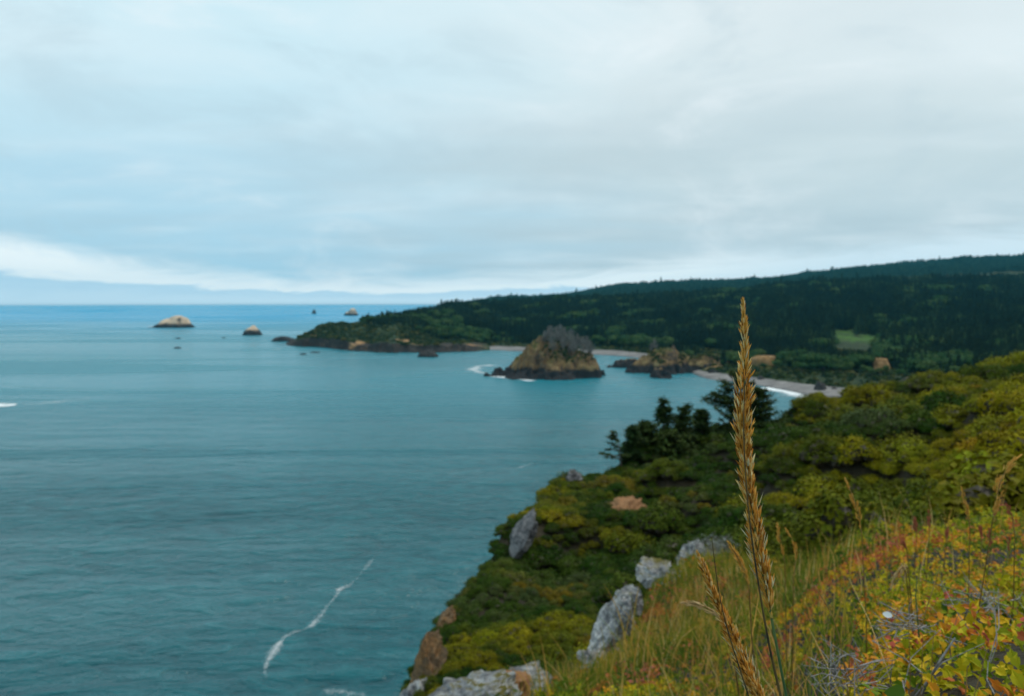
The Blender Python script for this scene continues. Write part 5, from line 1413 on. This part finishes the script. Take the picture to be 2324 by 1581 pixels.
def small_head(label, path, widths, d, n, ln, foot, mat_='dry_head', culm='culm_tan', seed=1, r=0.0012, splay=0.25, cat='grass head'):
    x, y = u_of(foot[0]) * foot[1], foot[1]; px_, py_ = path[-1]
    widths = [(a, b * 1.35) for a, b in widths]; n = int(n * 1.6)
    o = seed_head('red_flower_spike' if mat_ == 'red_head' else 'reed_grass', label, path, widths, d, n, ln, M[culm], seed=seed, head_mat=M[mat_], stem_r=r, splay=splay, cat=cat)
    base = Vector(o.location); ft = Vector((x, y, float(near_z(x, y)) - 0.02))
    mid = base.lerp(ft, 0.5) + (base - at(*path[-3], d)).normalized() * 0.04
    st = Poly(); q = resample([base, mid, ft], 24); st.tube([tuple(Vector(p) - base) for p in q], np.linspace(r * 0.7, r * 1.2, 24), 5)
    link('stem', st.mesh('stem', True), M[culm], o); return o
small_head('blurred tan grass head bending left just behind the tallest one', [(1655, 1236), (1666, 1252), (1680, 1275), (1692, 1300), (1700, 1335)], [(0, 4), (.3, 12), (.7, 13), (1, 7)], 1.0, 120, 0.007, (1730, 1.3), seed=110)
small_head('pale arching grass head pointing left under the knoll rock', [(1552, 1369), (1575, 1371), (1600, 1378), (1622, 1390), (1642, 1412), (1656, 1440)], [(0, 3), (.3, 13), (.6, 14), (1, 5)], 0.85, 120, 0.006, (1730, 1.0), 'pale_head', seed=111)
small_head('short upright tan head right of the tallest grass, left one of a pair', [(1765, 1195), (1769, 1218), (1775, 1245), (1781, 1275)], [(0, 2), (.4, 9), (1, 5)], 1.5, 60, 0.009, (1800, 1.8), seed=112)
small_head('hooked tan head right of the tallest grass, right one of a pair', [(1786, 1205), (1797, 1222), (1806, 1245), (1807, 1270), (1801, 1310)], [(0, 2), (.4, 9), (1, 5)], 1.5, 60, 0.009, (1822, 1.8), seed=113)
small_head('thin tan grass head leaning left over the dark shrubs right of centre', [(1920, 1091), (1929, 1112), (1941, 1143), (1950, 1175), (1956, 1215)], [(0, 2), (.3, 9), (.7, 11), (1, 6)], 1.35, 90, 0.008, (1985, 1.6), seed=114)
small_head('straight tan grass head rising above the mound crest', [(2183, 1112), (2189, 1135), (2196, 1165), (2201, 1195)], [(0, 2), (.4, 11), (1, 6)], 1.5, 80, 0.008, (2207, 1.75), seed=115)
small_head('largest curved tan grass head near the right edge', [(2314, 1037), (2300, 1048), (2284, 1066), (2272, 1090), (2264, 1120), (2260, 1148), (2254, 1175)], [(0, 3), (.25, 12), (.55, 19), (.8, 15), (1, 7)], 1.3, 170, 0.008, (2235, 1.6), seed=116)
small_head('red drooping stem hooked over beside the curved tan head', [(2256, 1168), (2262, 1152), (2274, 1145), (2288, 1152), (2298, 1176), (2303, 1215)], [(0, 9), (.3, 14), (.7, 9), (1, 4)], 1.45, 80, 0.007, (2308, 1.75), 'red_head', 'culm_tan', seed=117, cat='red stem')
small_head('folded pale head hanging left part in front of the mound', [(2026, 1330), (2030, 1318), (2038, 1303), (2046, 1291), (2052, 1288), (2056, 1300)], [(0, 6), (.4, 10), (.8, 7), (1, 3)], 1.25, 70, 0.007, (2050, 1.5), 'pale_head', seed=118)
small_head('folded pale head hanging right part in front of the mound', [(2048, 1335), (2050, 1318), (2053, 1302), (2055, 1290), (2058, 1286), (2062, 1300)], [(0, 5), (.4, 8), (.8, 6), (1, 3)], 1.26, 50, 0.007, (2064, 1.5), 'pale_head', seed=119)
for k, (x0, y0, x1, y1, lab) in enumerate([(2108, 1165, 2110, 1215, 'red bud spike on the mound left of the straight tan head'), (2045, 1225, 2060, 1250, 'short slanted red bud spike at the left end of the mound crest'),
                                           (2150, 1192, 2148, 1230, 'small red bud spike between the taller spikes on the crest'), (2075, 1175, 2080, 1220, 'second red bud spike from the left on the crest'),
                                           (2225, 1195, 2228, 1235, 'red bud spike at the foot of the curved tan head'), (2245, 1205, 2248, 1245, 'rosy bud cluster under the hooked red stem'),
                                           (2290, 1225, 2292, 1260, 'red bud spike nearest the right edge of the mound')]):
    small_head(lab, [(x0, y0), ((x0 * 2 + x1) / 3, (y0 * 2 + y1) / 3), ((x0 + 2 * x1) / 3, (y0 + 2 * y1) / 3), (x1, y1)], [(0, 5), (.5, 9), (1, 4)], 2.6, 26, 0.016, (x1 + 3, 2.9), 'red_head', seed=130 + k, r=0.0016, cat='red stem')

# tussocks and single long blades between the grass heads and the leafy bush
def tussock(label, xd, d, n, H, W, seed, mat_='grass', spread=0.06, tone=None):
    g = np.random.default_rng(seed); x = u_of(xd) * d; z = float(near_z(x, d)); o = empty('grass_tussock', (x, d, z)); tag(o, label, 'grass tussock')
    for i in range(n):
        P = np.array([[g.normal() * spread, g.normal() * spread, -0.01]])
        V, F = blades(P, np.array([H * (0.55 + 0.6 * g.random())]), np.array([W * (0.7 + 0.6 * g.random())]), 0.55, g, 5)
        tn = np.clip((g.random() if tone is None else tone + 0.2 * g.normal()), 0, 0.99)
        link('blade', mesh_np('blade', V, F, False, {'rnd': ('FACE', 'FLOAT', np.full(len(F), tn))}), M[mat_], o)
tussock('green grass tussock at the bottom right of the tallest stem', 1815, 1.25, 46, 0.36, 0.0030, 201, tone=0.35)
tussock('straw coloured grass tussock left of the nearest leafy bush', 1885, 1.15, 40, 0.30, 0.0026, 202, tone=0.65)
tussock('tall thin grass tussock behind the bottom of the second grass head', 1700, 1.9, 46, 0.45, 0.0036, 203, tone=0.5)
tussock('tan grass tussock on the bottom edge left of the second grass head', 1580, 2.6, 50, 0.46, 0.0048, 204, tone=0.6)
tussock('green and tan tussock on the knoll beside the tall rock face', 1500, 5.6, 60, 0.62, 0.010, 205, spread=0.16)
tussock('dry tussock in front of the grey outcrop near the bottom centre', 1290, 6.2, 56, 0.55, 0.010, 206, spread=0.18, tone=0.7)
for k, (path, d, r, mt, lab) in enumerate([
    ([(1842, 1322), (1868, 1360), (1890, 1400), (1906, 1450), (1918, 1520), (1928, 1600)], 1.0, 0.0011, 'culm_tan', 'long bent yellow stem crossing the grass right of the tallest stem'),
    ([(1955, 1345), (1942, 1400), (1930, 1460), (1925, 1540)], 1.1, 0.0009, 'culm_tan', 'orange tipped stem standing between bent stem and leafy bush'),
    ([(2082, 1312), (2078, 1350), (2082, 1400), (2086, 1450)], 1.15, 0.0012, 'culm_green', 'upright green stem with a broken top in front of the mound'),
    ([(2083, 1312), (2110, 1322), (2150, 1335), (2200, 1350)], 1.16, 0.0010, 'culm_green', 'green stem folded over to the right in front of the mound'),
    ([(2134, 1285), (2120, 1330), (2103, 1380), (2090, 1430)], 1.12, 0.0008, 'culm_tan', 'slanting straw stem right of the upright green stem'),
    ([(2195, 1515), (2194, 1545), (2190, 1600), (2188, 1680)], 0.72, 0.0007, 'culm_tan', 'sharp green blade rising from the bottom edge in the right corner'),
    ([(2240, 1475), (2225, 1530), (2205, 1600), (2195, 1680)], 0.80, 0.0006, 'culm_tan', 'fine straw stem leaning right in front of the nearest leafy bush'),
    ([(2062, 1410), (2064, 1470), (2066, 1530), (2064, 1600)], 0.95, 0.0006, 'culm_tan', 'left of three thin upright straws before the nearest leafy bush'),
    ([(2095, 1450), (2093, 1500), (2090, 1560), (2086, 1620)], 0.95, 0.0006, 'culm_tan', 'middle of three thin upright straws before the nearest leafy bush'),
    ([(2120, 1420), (2116, 1480), (2114, 1540), (2112, 1620)], 0.95, 0.0006, 'culm_tan', 'right of three thin upright straws before the nearest leafy bush')]):
    bare_stem('grass_stalk', lab, path, d, r * 0.5, r, M[mt])

# grey twigs
def twig_tangle(label, xd, yd, d, L, n, seed, flat=0.5):
    g = random.Random(seed); p = at(xd, yd, d); gzv = float(near_z(p.x, p.y)); o = empty('twig_tangle', (p.x, p.y, max(p.z, gzv + 0.01))); tag(o, label, 'twigs')
    for i in range(n):
        tw = Poly(); s = Vector((g.gauss(0, L * .35), g.gauss(0, L * .3), g.gauss(0, L * .15))); v = Vector((g.uniform(-1, 1), g.uniform(-.5, .5), g.uniform(-.5, .9) * flat)).normalized() * L * g.uniform(.3, .8)
        m_ = s + v * .5 + Vector((g.gauss(0, 1), g.gauss(0, 1), g.gauss(0, 1))) * L * .05
        tw.tube([s, m_, s + v], [0.0008 * d, 0.0006 * d, 0.0003 * d], 4)
        for q in range(3):
            c = m_.lerp(s + v, g.random()); w = Vector((g.uniform(-1, 1), g.uniform(-1, 1), g.uniform(-.5, 1))) * L * .13; tw.tube([c, c + w], [0.0004 * d, 0.0002 * d], 3)
        link('twig', tw.mesh('twig'), M['twig'], o)
twig_tangle('tangle of grey dead twigs beside the white leaf at the left of the nearest bush', 2045, 1418, 1.12, 0.05, 34, 1)
twig_tangle('spray of grey dead twigs above the yellow leaves near the right edge', 2215, 1362, 1.5, 0.07, 30, 2)
twig_tangle('grey dead twigs at the bottom between tallest stem and nearest bush', 1925, 1530, 1.0, 0.07, 34, 3, 0.9)
def dead_branch(label, path, d, r):
    o = bare_stem('dead_branch', label, path, d, r * .6, r, M['twig'], 'branch')
dead_branch('pale grey branch slanting through the nearest leafy bush', [(2168, 1448), (2140, 1490), (2112, 1535), (2090, 1580), (2070, 1630)], 0.98, 0.0020)
dead_branch('short pale branch lying in the dark gap of the nearest leafy bush', [(2180, 1530), (2200, 1545), (2222, 1556), (2240, 1562)], 1.0, 0.0018)

def big_leaf(label, xd, yd, d, size, nrm, mt, spin=0.0, bush_=None):
    V, F = single_leaf(); n = np.array([nrm], float); Rm = rot_to(n, np.array([spin]))[0]
    # a finer outline: rounded tip and a midrib fold
    N_ = 14; V = []; F = []
    for i in range(N_ + 1):
        s = i / N_; w = 0.30 * math.sin(math.pi * s ** 0.8) ** 0.75
        V += [(s - .5, w, 0.10 * w + 0.08 * math.sin(s * 3)), (s - .5, 0, -0.03 + 0.08 * math.sin(s * 3)), (s - .5, -w, 0.10 * w + 0.08 * math.sin(s * 3))]
    for i in range(N_):
        for k in (0, 1): a = 3 * i + k; F.append((a, a + 1, a + 4, a + 3))
    me = mesh_np('leaf', (np.array(V) * size) @ Rm.T, F, True); p = at(xd, yd, d)
    if bush_ is None: o = link('dry_leaf', me, mt); o.location = p; tag(o, label, 'leaf')
    else: o = link('leaf', me, mt, bush_); o.location = p - bush_.location; o['label'] = label
M['white_leaf'] = m_piece_ramp('bleached_leaf', [(0, (0.72, 0.72, 0.72)), (1, (0.82, 0.82, 0.80))], 0.2)
M['big_green_leaf'] = m_piece_ramp('big_green_leaf', [(0, (0.06, 0.14, 0.02)), (1, (0.12, 0.2, 0.02))], 0.3)
big_leaf('bleached white dry leaf caught on the grey twigs', 2014, 1396, 1.08, 0.014, (-0.6, -0.5, 0.6), M['white_leaf'], 0.9)
big_leaf('largest rounded green leaf on the bottom edge of the nearest bush', 2030, 1572, 0.80, 0.027, (0.3, -0.9, 0.25), M['big_green_leaf'], 1.5, NEAREST)

# ------------------------------------------------------------------ sea air
def build_haze():
    import bmesh
    bm = bmesh.new(); bmesh.ops.create_cube(bm, size=2.0)
    me = bpy.data.meshes.new('haze'); bm.to_mesh(me); bm.free()
    o = link('haze', me); o.scale = (13300, 13300, 0.5 * (470 + 4)); o.location = (0, 0, 0.5 * (470 - 4))
    m, t, out = mat('sea_air'); v = t.n.new('ShaderNodeVolumePrincipled')
    v.inputs['Color'].default_value = (0.12, 0.70, 1.0, 1); v.inputs['Density'].default_value = 0.000024
    v.inputs['Anisotropy'].default_value = 0.2
    t.l.new(v.outputs[0], out.inputs['Volume']); me.materials.append(m)
    tag(o, kind='stuff')
build_haze()
